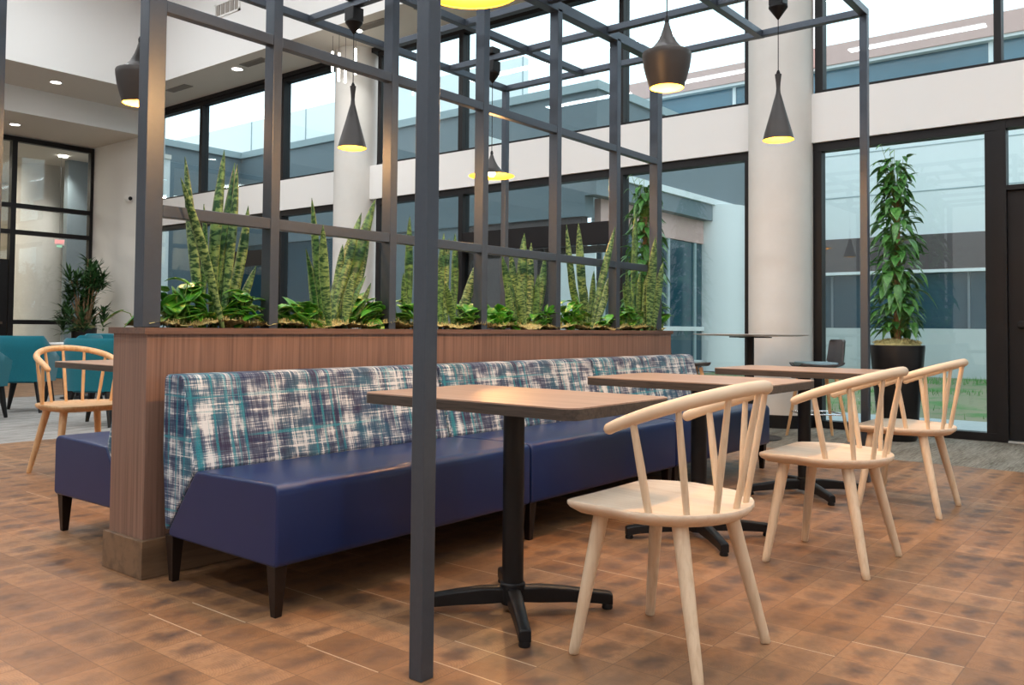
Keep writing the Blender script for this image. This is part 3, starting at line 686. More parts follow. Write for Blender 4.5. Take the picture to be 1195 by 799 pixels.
# ------------------------------------------------------------------ tables
def rrect(w, d, r_, n=6):
    pts = []
    for cx, cy, a0 in ((w / 2 - r_, d / 2 - r_, 0), (-w / 2 + r_, d / 2 - r_, PI / 2), (-w / 2 + r_, -d / 2 + r_, PI), (w / 2 - r_, -d / 2 + r_, 1.5 * PI)):
        for k in range(n + 1): a = a0 + k * PI / 2 / n; pts.append((cx + r_ * math.cos(a), cy + r_ * math.sin(a)))
    return pts
def make_table(label, loc):
    t = thing('cafe_table', label, 'table', loc)
    R_ = rrect(.615, .93, .05)
    a = MB(); a.prism(R_, 'z', .7575, .762); a.build('tabletop', M['laminate'], t, angle=30)
    a = MB(); a.prism(R_, 'z', .724, .7574); a.build('edge_band', M['laminate_edge'], t, angle=30)
    a = MB(); a.lathe([(.038, .095), (.038, .724)], (0, 0, 0), 32); a.build('column', M['black'], t)
    a = MB(); a.box((-.16, -.022, .712), (.16, .022, .724)); a.box((-.022, -.16, .7115), (.022, .16, .724)); a.build('top_bracket', M['black'], t, bevel=.002)
    a = MB(); a.lathe([(.041, .028), (.045, .06), (.044, .10), (.040, .104)], (0, 0, 0), 32); a.build('hub', M['black'], t)
    for k in range(4):
        an = PI / 4 + k * PI / 2; ca, sa = math.cos(an), math.sin(an); g = MB()
        prof = [(.03, .088, .036, .024), (.10, .090, .032, .023), (.20, .080, .030, .021), (.30, .066, .024, .020), (.345, .060, .018, .020), (.3585, .055, .016, .019)]
        vs = []
        for d_, zt, zb, hw in prof:
            for (s_, z_) in ((-hw, zb), (hw, zb), (hw, zt - .006), (hw * .6, zt), (-hw * .6, zt), (-hw, zt - .006)): vs.append((ca * d_ - sa * s_, sa * d_ + ca * s_, z_))
        n = len(prof); fs = [tuple(range(6))[::-1], tuple(6 * (n - 1) + q for q in range(6))] + [(6 * i + q, 6 * i + (q + 1) % 6, 6 * (i + 1) + (q + 1) % 6, 6 * (i + 1) + q) for i in range(n - 1) for q in range(6)]
        g.add(vs, fs); ar = g.build('base_arm', M['black'], t, angle=50, bevel=.003)
        h = MB(); h.lathe([(.018, 0), (.020, .006), (.017, .018)], (ca * .342, sa * .342, 0), 16); h.build('foot_glide', M['black'], ar)
    return t
T0 = make_table('rectangular wood-topped cafe table nearest the camera, behind the front grey post', (2.41, 1.915, 0))
dup(T0, (3.835, 1.905, 0), 0, 'rectangular wood-topped cafe table in the middle of the row of three')
dup(T0, (5.265, 1.91, 0), 0, 'rectangular wood-topped cafe table furthest along the plaid banquettes')
dup(T0, (2.755, 5.22, 0), 0, 'wood-topped cafe table seen edge-on left of the planter end')

# ------------------------------------------------------------------ windsor chairs
def rail_pt(k, w=.25, yf=.08, ya=-.055, yb=-.283, zf=.700, zb=.830):
    a = abs(k)
    if a > .62: x = w; y = ya + (a - .62) / .38 * (yf - ya)
    else: th = a / .62 * PI / 2; x = w * math.sin(th); y = ya + (yb - ya) * math.cos(th)
    uu = max(0, (yf - y) / (yf - yb)); z = zf + (zb - zf) * uu ** .88
    return Vector((math.copysign(x, k), y, z))
def make_chair(label, loc, rz, rail_m='ash', seat_m='ash_seat'):
    t = thing('spindle_chair', label, 'chair', loc, rz)
    ZS = .468
    out = []
    front = [(.275, .0), (.273, .06), (.266, .13), (.254, .195), (.245, .228), (.232, .243), (.21, .249), (.12, .255), (0, .257)]
    R_ = front + [(-x, y) for x, y in front[-2::-1]]
    back = [(-.275 * math.cos(a), -.243 * math.sin(a)) for a in [PI * k / 24 for k in range(1, 24)]]
    out = R_ + back; n = len(out); vs = []; fs = []
    def dish(x, y, s_): return -.012 * (1 - s_ ** 3) + .006 * max(0, abs(x) / .27) ** 2 * (1 if y > 0 else .4) - .006 * max(0, y / .257) ** 2 * s_
    rings = [(.88, -.036, 0), (.975, -.022, 0), (1.0, -.012, 0), (1.0, -.003, 0), (.992, 0, 1), (.93, 0, 1), (.8, 0, 1), (.6, 0, 1), (.35, 0, 1), (.1, 0, 1)]
    for s_, dz, tp in rings:
        for x, y in out: vs.append((x * s_, y * s_, ZS + dz + dish(x * s_, y * s_, s_)))
    for i in range(len(rings) - 1):
        for k in range(n): fs.append((i * n + k, i * n + (k + 1) % n, (i + 1) * n + (k + 1) % n, (i + 1) * n + k))
    fs += [tuple(range(n))[::-1], tuple((len(rings) - 1) * n + k for k in range(n))]
    s = MB(); s.add(vs, fs); s.build('seat', M[seat_m], t, angle=50)
    rl = MB(); ks = [-1 + 2 * i / 48 for i in range(49)]; pts = [rail_pt(k) for k in ks]
    rad = [.0205 - .003 * abs(k) ** 3 for k in ks]
    e0 = (pts[0] - pts[1]).normalized(); e1 = (pts[-1] - pts[-2]).normalized()
    pts = [pts[0] + e0 * .016, pts[0] + e0 * .013, pts[0] + e0 * .007] + pts + [pts[-1] + e1 * .007, pts[-1] + e1 * .013, pts[-1] + e1 * .016]
    rad = [.003, .010, .0152] + rad + [.0152, .010, .003]
    rl.tube(pts, rad, 18); rl.build('back_rail', M['ash_rail' if rail_m == 'ash' else rail_m], t, angle=60)
    for k, (bx, by) in ((-.77, (-.228, -.045)), (-.47, (-.186, -.145)), (-.22, (-.103, -.195)), (0, (0, -.21)), (.22, (.103, -.195)), (.47, (.186, -.145)), (.77, (.228, -.045))):
        g = MB(); tp = rail_pt(k) - Vector((0, 0, .006)); bt = Vector((bx, by, ZS - .015)); g.tube([bt, bt.lerp(tp, .5), tp], [.0098, .0112, .0088] if abs(k) != .77 else [.0115, .0125, .0105], 12); g.build('spindle', M[rail_m], t)
    for (fx, fy), (tx, ty) in (((-.235, .213), (-.175, .15)), ((.235, .213), (.175, .15)), ((-.235, -.207), (-.165, -.11)), ((.235, -.207), (.165, -.11))):
        g = MB(); A_ = Vector((fx, fy, .004)); B_ = Vector((tx, ty, ZS - .030)); g.tube([A_ + Vector((0, 0, -.003)), A_, A_.lerp(B_, .06), A_.lerp(B_, .5), B_], [.0125, .0155, .0165, .0205, .0245], 16); g.build('leg', M[rail_m], t, angle=50)
    return t
C0 = make_chair('pale ash spindle-back chair nearest the camera, by the first table', (2.452, 1.307, 0), 0)
dup(C0, (3.855, 1.270, 0), 0, 'pale ash spindle-back chair in the middle of the row of three')
dup(C0, (5.268, 1.310, 0), 0, 'pale ash spindle-back chair furthest right, in front of the black planter pot')
make_chair('honey-toned spindle-back chair at the left, facing the table beyond the planter end', (2.745, 5.93, 0), PI, 'oak_leg', 'oak_leg')

# ------------------------------------------------------------------ teal tub chairs
def make_tub(label, loc, rz, m='teal'):
    """faces local +y; back at -y"""
    t = thing('tub_chair', label, 'armchair', loc, rz)
    n = 36; W_ = .285; rows = []
    def ring(k):  # plan path from left arm front round the back to right arm front, k 0..1
        a = (k - .5) * 2
        if abs(a) > .62: x = W_ ; y = -.06 + (abs(a) - .62) / .38 * .30
        else: th = abs(a) / .62 * PI / 2; x = W_ * math.sin(th) ** .62; y = -.06 - .22 * math.cos(th) ** .62
        return math.copysign(x, a), y
    def top(k):
        a = abs((k - .5) * 2); return .86 - (.0 if a < .42 else .24 * ((a - .42) / .58) ** .9)
    vs = []; fs = []
    ks = [i / n for i in range(n + 1)]
    for (off, zf) in ((0, 0), (.0, .35), (.008, .7), (.004, .95), (-.018, 1.0), (-.048, .975), (-.058, .6), (-.058, 0)):
        for k in ks:
            x, y = ring(k); L_ = math.hypot(x, y + .0) or 1; nx_, ny_ = x / L_, y / L_
            z0_ = .335 + .015 * (1 - abs(k - .5) * 2); z_ = z0_ + (top(k) - z0_) * zf; taper = .90 + .10 * zf
            vs.append(((x + nx_ * off) * taper, (y + ny_ * off) * taper, z_))
    R_ = 8; m1 = n + 1
    for i in range(R_ - 1):
        for k in range(n): fs.append((i * m1 + k, i * m1 + k + 1, (i + 1) * m1 + k + 1, (i + 1) * m1 + k))
    for k in range(n): fs.append(((R_ - 1) * m1 + k, (R_ - 1) * m1 + k + 1, k + 1, k))
    fs.append(tuple(i * m1 for i in range(R_))); fs.append(tuple(i * m1 + n for i in range(R_))[::-1])
    s = MB(); s.add(vs, fs); s.build('shell', M[m], t, angle=60)
    c_ = MB(); c_.prism([(x * .78, y * .80 + .02) for x, y in rrect(.58, .58, .12)], 'z', .33, .47); c_.build('seat_cushion', M[m], t, bevel=.02, seg=3)
    for sx in (-1, 1):
        for y0_, y1_ in ((.20, .22), (-.17, -.25)):
            g = MB(); A_ = Vector((sx * .245, y1_, 0)); B_ = Vector((sx * .18, y0_, .36)); g.tube([A_, B_], [.018, .040], 8); g.build('leg', M['black'], t)
    return t
def place(px, d): p = at(px, 385, d=d); return (p.x, p.y, 0)
K0 = make_tub('teal tub chair seen from behind, largest at far left', place(31, 9.85), -.70)
dup(K0, place(118, 8.6), -.95, 'teal tub chair seen from behind, next to the planter end')
dup(K0, place(87, 10.75), .65, 'teal tub chair turned sideways behind the honey spindle chair')
dup(K0, place(112, 12.3), 2.2, 'teal tub chair on the far side of its table, just its top showing')
dup(K0, place(-33, 8.95), -1.0, 'teal tub chair cut off by the left edge of the picture')
k1 = dup(K0, place(124, 14.2), 1.2, 'charcoal tub chair far back beside the potted dracaena')
for ch in k1.children:
    if ch.name.startswith(('shell', 'seat')):
        ch.data = ch.data.copy(); ch.data.materials[0] = M['charcoal']
def cafe_round(label, loc):
    t = thing('lounge_table', label, 'table', loc)
    a = MB(); a.lathe([(.001, .72), (.36, .72), (.37, .728), (.37, .74), (.365, .745), (.001, .745)], (0, 0, 0), 48); a.build('tabletop', M['whitetop'], t)
    a = MB(); a.lathe([(.03, .02), (.03, .72)], (0, 0, 0), 20); a.build('column', M['black'], t)
    a = MB(); a.lathe([(.22, 0), (.22, .012), (.03, .03)], (0, 0, 0), 40); a.build('base', M['black'], t)
cafe_round('white round table between the teal tub chairs', place(93, 11.65))

# ------------------------------------------------------------------ counter height table + stools
t = thing('round_high_table', 'round grey high table in front of the round column', 'table', (7.65, 3.28, 0))
a = MB(); a.lathe([(.001, .935), (.44, .942), (.52, .952), (.525, .958), (.001, .960)], (0, 0, 0), 64); a.build('tabletop', M['greytop'], t)
a = MB(); a.lathe([(.035, .02), (.035, .93)], (0, 0, 0), 24); a.build('column', M['black'], t)
a = MB(); a.lathe([(.28, .001), (.28, .010), (.04, .028)], (0, 0, 0), 48); a.build('base', M['black'], t)
a = MB(); a.box((-.2, -.02, .925), (.2, .02, .936)); a.box((-.02, -.2, .925), (.02, .2, .936)); a.build('top_bracket', M['black'], t)
def make_stool(label, loc, rz):
    """faces +x"""
    t = thing('counter_stool', label, 'stool', loc, rz)
    # shell: profile swept across y
    prof = [(.20, .655), (.12, .650), (.0, .645), (-.12, .650), (-.185, .668), (-.215, .71), (-.225, .78), (-.232, .85), (-.238, .90), (-.240, .915)]
    vs = []; fs = []; n = len(prof); m_ = 11
    for side, off in ((0, 0), (1, .012)):
        for i, (x, z) in enumerate(prof):
            hw = .205 - (.02 if i == 0 else 0) - .035 * max(0, (i - 4) / 5) - (.03 if i == n - 1 else 0)
            for j in range(m_):
                v = (j / (m_ - 1) - .5) * 2; curl = abs(v) ** 3
                xx = x + (curl * .05 if i > 4 else 0); zz = z + (curl * .03 if i <= 4 else 0)
                if i <= 4: zz += off
                else: xx += off
                vs.append((xx, v * hw, zz))
    for sd in (0, 1):
        o_ = sd * n * m_
        for i in range(n - 1):
            for j in range(m_ - 1): fs.append((o_ + i * m_ + j, o_ + (i + 1) * m_ + j, o_ + (i + 1) * m_ + j + 1, o_ + i * m_ + j + 1))
    o_ = n * m_
    for i in range(n - 1):
        fs.append((i * m_, (i + 1) * m_, o_ + (i + 1) * m_, o_ + i * m_)); fs.append((i * m_ + m_ - 1, (i + 1) * m_ + m_ - 1, o_ + (i + 1) * m_ + m_ - 1, o_ + i * m_ + m_ - 1))
    for j in range(m_ - 1): fs.append((j, j + 1, o_ + j + 1, o_ + j)); q = (n - 1) * m_; fs.append((q + j, q + j + 1, o_ + q + j + 1, o_ + q + j))
    s = MB(); s.add(vs, fs); s.build('shell', M['charcoal'], t, angle=50)
    s = MB(); s.prism([(x + .01, y) for x, y in rrect(.34, .35, .07)], 'z', .664, .705); s.build('seat_pad', M['bluepad'], t, bevel=.01, seg=3)
    for sx in (-1, 1):
        for sy in (-1, 1):
            g = MB(); g.tube([(sx * .215, sy * .215, 0), (sx * .12, sy * .12, .645)], [.013, .019], 12); g.build('leg', M['oak_leg'], t)
    z = .235; q = .182
    g = MB(); g.tube([(q, -q, z), (q, q, z)], .007, 8); g.tube([(-q, -q, z), (-q, q, z)], .007, 8); g.tube([(-q, -q, z), (q, -q, z)], .007, 8); g.tube([(-q, q, z), (q, q, z)], .007, 8); g.build('footrest', M['chrome'], t)
    return t
aa = math.atan2(3.28 - 2.72, 7.65 - 8.08)
q_ = at(800, 400, d=8.15)
S0 = make_stool('counter stool with charcoal shell and blue-grey pad right of the high table', (8.02, 2.79, 0), aa + .0)
dup(S0, (q_.x, q_.y, 0), aa + PI, 'counter stool with charcoal shell left of the high table, behind the last banquette')

# ------------------------------------------------------------------ plants
def blade(mb, base, tip, width, fold=.25, bend=(0, 0, 0), n=12, prof=None, twist=0.0, ax=None):
    base = Vector(base); tip = Vector(tip); bend = Vector(bend); d = (tip - base).normalized()
    side0 = ax.copy() if ax is not None else Vector((.62, -.78, 0)); side0 = (side0 - d * side0.dot(d)).normalized(); nrm0 = d.cross(side0)
    vs = []; uv = []; fs = []
    for i in range(n + 1):
        s = i / n; c = base.lerp(tip, s) + bend * math.sin(PI * s)
        w = (prof(s) if prof else (.34 + .66 * math.sin(min(1, s / .6) * PI / 2)) * (1 if s < .55 else max(0, 1 - ((s - .55) / .45) ** 1.9) ** .8)) * width / 2
        a = twist * s; sd = side0 * math.cos(a) + nrm0 * math.sin(a); nr = d.cross(sd)
        for q in (-1, -.5, 0, .5, 1):
            vs.append(c + sd * w * q + nr * w * fold * (q * q)); uv.append((.5 + q / 2, s))
    for i in range(n):
        for q in range(4): fs.append((i * 5 + q, i * 5 + q + 1, (i + 1) * 5 + q + 1, (i + 1) * 5 + q))
    mb.add(vs, fs, uv)
def thicken(o, th=.003):
    md = o.modifiers.new('thick', 'SOLIDIFY'); md.thickness = th; md.offset = 0
# clumps: leaf = (base px, tip px, tip py, width px, y of base, y of tip)
CL = [
 ('snake plant with the tallest banded leaves, at the left end of the planter', 250, [
   (236, 216, 183, 17, 3.41, 3.46), (262, 211, 207, 15, 3.31, 3.25), (247, 262, 175, 17, 3.43, 3.47), (243, 274, 190, 15, 3.44, 3.50), (258, 277, 192, 17, 3.40, 3.46),
   (266, 290, 263, 13, 3.45, 3.47), (275, 299, 310, 13, 3.45, 3.44), (230, 238, 238, 12, 3.46, 3.47), (252, 254, 268, 14, 3.47, 3.48), (257, 290, 240, 16, 3.43, 3.47), (240, 221, 262, 14, 3.47, 3.48), (264, 262, 300, 13, 3.45, 3.45)]),
 ('snake plant with broad pale leaves spreading beyond the tall clump', 393, [
   (379, 364, 231, 13, 3.42, 3.46), (386, 377, 262, 15, 3.31, 3.26), (392, 438, 232, 19, 3.44, 3.49), (384, 422, 248, 17, 3.43, 3.48), (401, 431, 275, 12, 3.45, 3.47), (373, 357, 290, 10, 3.44, 3.42),
   (397, 427, 322, 10, 3.40, 3.38), (404, 433, 330, 9, 3.42, 3.40), (390, 400, 285, 14, 3.46, 3.48), (377, 410, 270, 14, 3.46, 3.49), (367, 360, 300, 12, 3.46, 3.47), (402, 412, 318, 14, 3.40, 3.38)]),
 ('snake plant half hidden by the front grey post', 484, [(476, 478, 252, 12, 3.44, 3.47), (482, 490, 300, 11, 3.45, 3.46), (489, 493, 275, 11, 3.43, 3.46), (474, 471, 318, 9, 3.44, 3.44)]),
 ('snake plant with one leaf leaning right, beside the front grey post', 524, [
   (514, 518, 272, 12, 3.44, 3.47), (520, 524, 278, 11, 3.42, 3.46), (527, 531, 272, 11, 3.43, 3.47), (528, 555, 308, 15, 3.44, 3.42), (521, 512, 300, 11, 3.45, 3.46), (532, 520, 330, 12, 3.41, 3.38)]),
 ('snake plant fanning upright behind the third trellis bay', 612, [
   (602, 586, 298, 14, 3.44, 3.46), (606, 596, 292, 13, 3.45, 3.47), (611, 612, 272, 16, 3.43, 3.47), (616, 620, 283, 13, 3.44, 3.47), (622, 636, 298, 13, 3.44, 3.46), (600, 592, 330, 12, 3.42, 3.40), (614, 606, 318, 13, 3.40, 3.38), (626, 628, 320, 11, 3.43, 3.42)]),
 ('snake plant with a single long leaf leaning far right', 690, [
   (678, 661, 262, 10, 3.44, 3.47), (685, 675, 260, 13, 3.43, 3.47), (688, 718, 264, 11, 3.31, 3.25), (691, 711, 322, 12, 3.42, 3.38), (681, 663, 312, 11, 3.42, 3.40), (686, 693, 316, 10, 3.44, 3.44), (679, 683, 330, 10, 3.45, 3.46)]),
 ('snake plant crowded against the far planter post', 750, [
   (739, 742, 240, 9, 3.43, 3.46), (735, 731, 312, 9, 3.42, 3.42), (744, 748, 314, 10, 3.44, 3.44), (757, 765, 276, 14, 3.25 + .06, 3.25), (762, 774, 305, 12, 3.31, 3.25), (752, 756, 318, 11, 3.43, 3.43), (740, 727, 330, 8, 3.43, 3.42), (760, 752, 322, 10, 3.45, 3.45)]),
]
for lab, cx, leaves in CL:
    c0 = at(cx, 372, Y=3.42); root = thing('snake_plant', lab, 'plant', (c0.x, 3.42, .955))
    for bp_, tp_, ty_, wd, yb, yt in leaves:
        A_ = at(bp_, 378, Y=yb); A_.z = .955; B_ = at(tp_, ty_, Y=yt); dd = (A_ - Vector((0, 0, 1))).dot(f)
        w = W(); w.open = True
        blade(w, A_, B_, wd * dd / F_ * .78, .38, (rnd.uniform(-.022, .022), 0, 0), 14, twist=rnd.uniform(-.5, .5) if yt > 3.3 else 0)
        o = w.build('leaf', M['snake'], root); thicken(o, .004)

def heart(mb, base, dirv, L_, wd, droop=.35, up=Vector((0, 0, 1)), curl=.18):
    """a pointed heart-shaped leaf starting at base, heading dirv"""
    d = Vector(dirv).normalized(); side = d.cross(up)
    if side.length < .05: side = Vector((1, 0, 0))
    side.normalize(); nr = side.cross(d).normalized()
    prof = [(0, .10), (.06, .60), (.16, .90), (.30, 1.0), (.48, .90), (.66, .66), (.82, .36), (.93, .13), (1.0, .0)]
    vs = []; fs = []
    for i, (s, w_) in enumerate(prof):
        c = Vector(base) + d * (L_ * s) + Vector((0, 0, -droop * L_ * s * s))
        for q in (-1, -.5, 0, .5, 1):
            back = -.10 * L_ * abs(q) if i < 2 else 0
            vs.append(c + side * (wd / 2 * w_ * q) + nr * (curl * wd / 2 * w_ * abs(q)) + d * back)
    for i in range(len(prof) - 1):
        for q in range(4): fs.append((i * 5 + q, i * 5 + q + 1, (i + 1) * 5 + q + 1, (i + 1) * 5 + q))
    mb.add(vs, fs)
YLO, YHI = 3.235, 3.62
def pothos(px, spread, h, n, lab, seed, lf=.12):
    n = int(n * 1.5); h *= 1.3; R_ = random.Random(seed); c0 = at(px, 378, Y=3.40); root = thing('pothos_plant', lab, 'plant', (c0.x, 3.40, .965))
    lm = MB(); lm.open = True; st = MB()
    for k in range(n):
        a = R_.uniform(0, 2 * PI); rr = spread * R_.uniform(.15, 1) ; x = math.cos(a) * rr; yy = max(-.055, min(.09, math.sin(a) * .10)) + R_.uniform(-.012, .012)
        z = h * (1 - (rr / spread) ** 2 * .45) * R_.uniform(.25, 1.0) + .015
        b0 = Vector((x * .25, yy * .3, 0)); tip = Vector((x, yy, z)); mid = b0.lerp(tip, .55) + Vector((0, 0, .03))
        st.tube([b0, mid, tip], [.0028, .0022, .0018], 6)
        l = lf * R_.uniform(.7, 1.15); hx = R_.uniform(-1, 1) + x * 3; hy = R_.uniform(-.42, .45) + (.25 if yy < -.03 else 0)
        d = Vector((hx, hy, R_.uniform(-.35, .6)))
        d.normalize()
        # keep inside the gap in front of / behind the trellis
        heart(lm, tip, d, l, l * .72, R_.uniform(.2, .6), curl=R_.uniform(.1, .35))
    # nothing pokes through the posts: gentle clamp
    o = lm.build('foliage', M['pothos'], root); thicken(o, .0015); st.build('stems', M['stem'], root)
pothos(207, .115, .155, 34, 'bushy variegated pothos at the left end of the planter by the post', 1)
pothos(283, .09, .15, 24, 'pothos between the tallest snake plant and the first mullion', 2)
pothos(346, .10, .115, 24, 'pothos just right of the first trellis mullion', 3)
pothos(430, .085, .13, 30, 'dense pothos left of the second trellis mullion', 4)
pothos(466, .055, .14, 14, 'pothos just left of the front grey post', 5)
pothos(546, .095, .115, 22, 'pothos between the front grey post and the third mullion', 6)
pothos(583, .10, .10, 22, 'low pothos at the foot of the upright fan snake plant', 7)
pothos(633, .11, .11, 20, 'pothos left of the fourth trellis mullion', 8)
pothos(667, .10, .16, 24, 'bright pothos just right of the fourth mullion', 9)
pothos(706, .11, .10, 20, 'pothos left of the fifth trellis mullion', 10)
pothos(731, .10, .15, 20, 'yellow-veined pothos right of the fifth mullion', 11)
pothos(768, .09, .16, 16, 'pothos at the far post end of the planter', 12)
# one leaf reaching past the left post
r0 = thing('pothos_vine', 'single green pothos leaf poking out left of the planter post', 'plant', (1.80, 3.44, .97))
w = MB(); w.open = True; heart(w, (-.035, .03, .085), Vector((-.72, .55, -.45)), .085, .055, .25); o = w.build('foliage', M['pothos'], r0); thicken(o, .0015)
w = MB(); w.tube([(.04, .04, 0), (.0, .03, .075), (-.035, .03, .085)], .002, 6); w.build('stems', M['stem'], r0)

def pot(root, r0_, r1_, h):
    a = MB(); a.lathe([(r0_ * .92, 0), (r0_, .02), (r1_, h * .98), (r1_ - .003, h), (r1_ - .022, h), (r1_ - .03, h - .05)], (0, 0, 0), 56); a.build('pot', M['potblack'], root, angle=40)
    m_ = MB(); R_ = random.Random(5); m_.lathe([(.001, h + .055), (r1_ * .45, h + .045), (r1_ * .8, h + .015), (r1_ - .024, h - .01)], (0, 0, 0), 40)
    for k in range(900):
        a_ = R_.uniform(0, 2 * PI); rr = (r1_ - .03) * math.sqrt(R_.random()); z = h + .045 * (1 - (rr / r1_) ** 2); x = rr * math.cos(a_); y = rr * math.sin(a_); b_ = R_.uniform(0, 2 * PI); l = R_.uniform(.02, .05)
        p0 = Vector((x, y, z)); p1 = p0 + Vector((math.cos(b_) * l * .5, math.sin(b_) * l * .5, R_.uniform(.008, .03))); p2 = p0 + Vector((math.cos(b_) * l, math.sin(b_) * l, .004)); s_ = Vector((-math.sin(b_), math.cos(b_), 0)) * .0015
        m_.add([p0 - s_, p1 - s_, p2 - s_, p0 + s_, p1 + s_, p2 + s_], [(0, 1, 4, 3), (1, 2, 5, 4)])
    m_.build('moss_topping', M['moss'], root, smooth=False)
def totem(label, loc, seed, n=420, H_=2.62, hp=.87):
    R_ = random.Random(seed); root = thing('climbing_plant', label, 'plant', loc); pot(root, .165, .235, hp)
    a = MB(); a.tube([(0, 0, hp - .02), (.01, 0, 1.6), (0, 0, 2.28)], [.03, .028, .026], 12); a.build('moss_pole', M['bark'], root)
    lm = MB(); lm.open = True; st = MB()
    for k in range(n):
        s = (k + R_.random()) / n; z = hp + .12 + (H_ - hp - .16) * s ** 1.12
        a_ = R_.uniform(0, 2 * PI); ext = (.215 - .05 * abs(s - .3) - .06 * max(0, s - .6) / .4) * R_.uniform(.35, 1.12)
        dx, dy = math.cos(a_), math.sin(a_); up_ = R_.uniform(.02, .10)
        p0 = Vector((dx * .025, dy * .025, min(z - up_ * .6, 2.25))); p1 = Vector((dx * ext * .85, dy * ext * .85, z + up_ * .3))
        st.tube([p0, p0.lerp(p1, .5) + Vector((0, 0, up_ * .5)), p1], [.0035, .0028, .002], 5)
        l = R_.uniform(.065, .15)
        heart(lm, p1, Vector((dx + R_.uniform(-.5, .5), dy + R_.uniform(-.5, .5), R_.uniform(-1.2, .5))), l, l * R_.uniform(.48, .72), R_.uniform(.2, .8), curl=R_.uniform(.1, .4))
    for k, (dx, dy, dz) in enumerate(((-.13, .10, .30), (-.07, .04, .27), (.01, .02, .26), (-.16, .12, .14), (.05, -.04, .10))):
        b0 = Vector((0, 0, 2.30)); tp = Vector((dx, dy, 2.42 + dz)); st.tube([b0, b0.lerp(tp, .5) + Vector((-.01, .01, .03)), tp], [.004, .003, .0015], 5)
        heart(lm, tp, Vector((-.5, .3, -.3)), .07, .025, .4)
    o = lm.build('foliage', M['climber'], root); thicken(o, .0015); st.build('stems', M['stem'], root)
totem('tall climbing plant in a black pot standing at the right window', (8.42, 2.19, 0), 21)
totem('tall climbing plant behind the far end of the planter, by the middle window', (8.43, 4.85, 0), 22)
def dracaena(label, loc):
    R_ = random.Random(9); root = thing('potted_dracaena', label, 'plant', loc); pot(root, .19, .235, .92)
    st = MB(); lm = MB(); lm.open = True
    for k in range(24):
        a_ = k * 2.4; rr = R_.uniform(.10, .44); h = R_.uniform(1.15, 2.15)
        if k == 0: rr = .05; h = 2.3
        base = Vector((math.cos(a_) * .06, math.sin(a_) * .06, .93)); tip = Vector((math.cos(a_) * rr, math.sin(a_) * rr, h))
        st.tube([base, base.lerp(tip, .4) + Vector((R_.uniform(-.04, .04), R_.uniform(-.04, .04), .03)), tip], [.018, .014, .009], 8)
        for j in range(46):
            b_ = j * 2.4 + k; el = R_.uniform(-.35, 1.15); l = R_.uniform(.16, .30); d = Vector((math.cos(b_) * math.cos(el), math.sin(b_) * math.cos(el), math.sin(el)))
            p = tip - Vector((0, 0, R_.uniform(0, .38)))
            q = p + d * l; blade(lm, p, q, .042, .3, (0, 0, .02), 5, prof=lambda s: math.sin(PI * min(1, s * .9 + .08)) ** .8, ax=d.cross(Vector((0, 0, 1))) if abs(d.z) < .98 else None)
    o = lm.build('foliage', M['dracaena'], root); st.build('stems', M['bark'], root)
p = at(98, 384, d=17.2); dracaena('bushy dracaena in a black pot in the far left corner by the lobby glazing', (min(p.x, 8.55), p.y, 0))

# ------------------------------------------------------------------ outside
sbox('paving_strip', (9.16, -14, -.12), (11.0, 9.1, -.02), M['paving'], smooth=False)
sbox('lawn', (11.0, -14, -.12), (20.9, 9.1, -.02), M['lawn'], smooth=False)
sbox('path_by_wing', (9.16, 9.1, -.12), (22, 30, -.02), M['paving'], smooth=False)
gm = MB(); R_ = random.Random(2)
for k in range(9000):
    x = 11.05 + 9.6 * R_.random() ** 1.0; y = R_.uniform(-3, 9); h = R_.uniform(.03, .09) * (1.5 if x > 17 else 1); a_ = R_.uniform(0, PI); s_ = Vector((math.cos(a_), math.sin(a_), 0)) * .006
    if math.sin(x * 1.7 + y) * math.sin(y * 1.3) < (-.25 if x > 17.5 else .25): continue
    p0 = Vector((x, y, -.02)); 
    if y > 8.5: continue
    gm.add([p0 - s_, p0 + s_, p0 + Vector((R_.uniform(-.03, .03), R_.uniform(-.03, .03), h))], [(0, 1, 2)])
o = gm.build('grass', M['blade'], None, smooth=False); tag(o, 'short green grass growing on the lawn outside the right window', 'grass', kind='stuff')
o = MB().box((20.8, -14, -.02), (21.0, 9.0, 1.06)).build('concrete_wall', M['conc'], None, smooth=False); tag(o, 'low pale concrete wall behind the lawn outside', 'wall')
bd = thing('courtyard_building', 'pale building across the lawn with dark glazing, brown band and salmon fascia', 'building', (22, 0, 0))
def eb(name, a, b, m): w = W(); w.box(a, b); return w.build(name, M[m], bd, smooth=False)
eb('lower_glazing', (21.3, -14, 0), (21.5, 14, 2.33), 'extglass')
eb('brown_band', (21.1, -14, 2.40), (21.6, 14, 3.2), 'extbrown'); eb('metal_strip', (21.08, -14, 2.33), (21.6, 14, 2.40), 'extwhite')
eb('cladding', (21.2, -14, 3.2), (21.6, 14, 6.72), 'extpale')
for z in (4.2, 5.24, 6.0): eb('cladding_joint', (21.19, -14, z), (21.205, 14, z + .02), 'extcap')
eb('clerestory_glazing', (21.25, -14, 6.72), (21.5, 14, 7.4), 'extglass2'); eb('metal_strip', (21.05, -14, 7.38), (21.6, 14, 7.45), 'extwhite')
for y in (-8, -4, 0, 3.5, 6.15, 9.5): eb('glazing_bar', (21.22, y, 6.72), (21.3, y + .09, 7.4), 'extwhite')
for y in (-8, -5, -2, 1, 4, 7): eb('glazing_bar', (21.26, y, 1.0), (21.32, y + .05, 2.33), 'extgrey')
eb('salmon_fascia', (21.0, -14, 7.45), (21.6, 14, 7.93), 'extpink')
wg = thing('grey_wing', 'slate grey wing with pale coping behind the middle windows', 'building', (15, 12, 0))
def wb(name, a, b, m): w = W(); w.box(a, b); return w.build(name, M[m], wg, smooth=False)
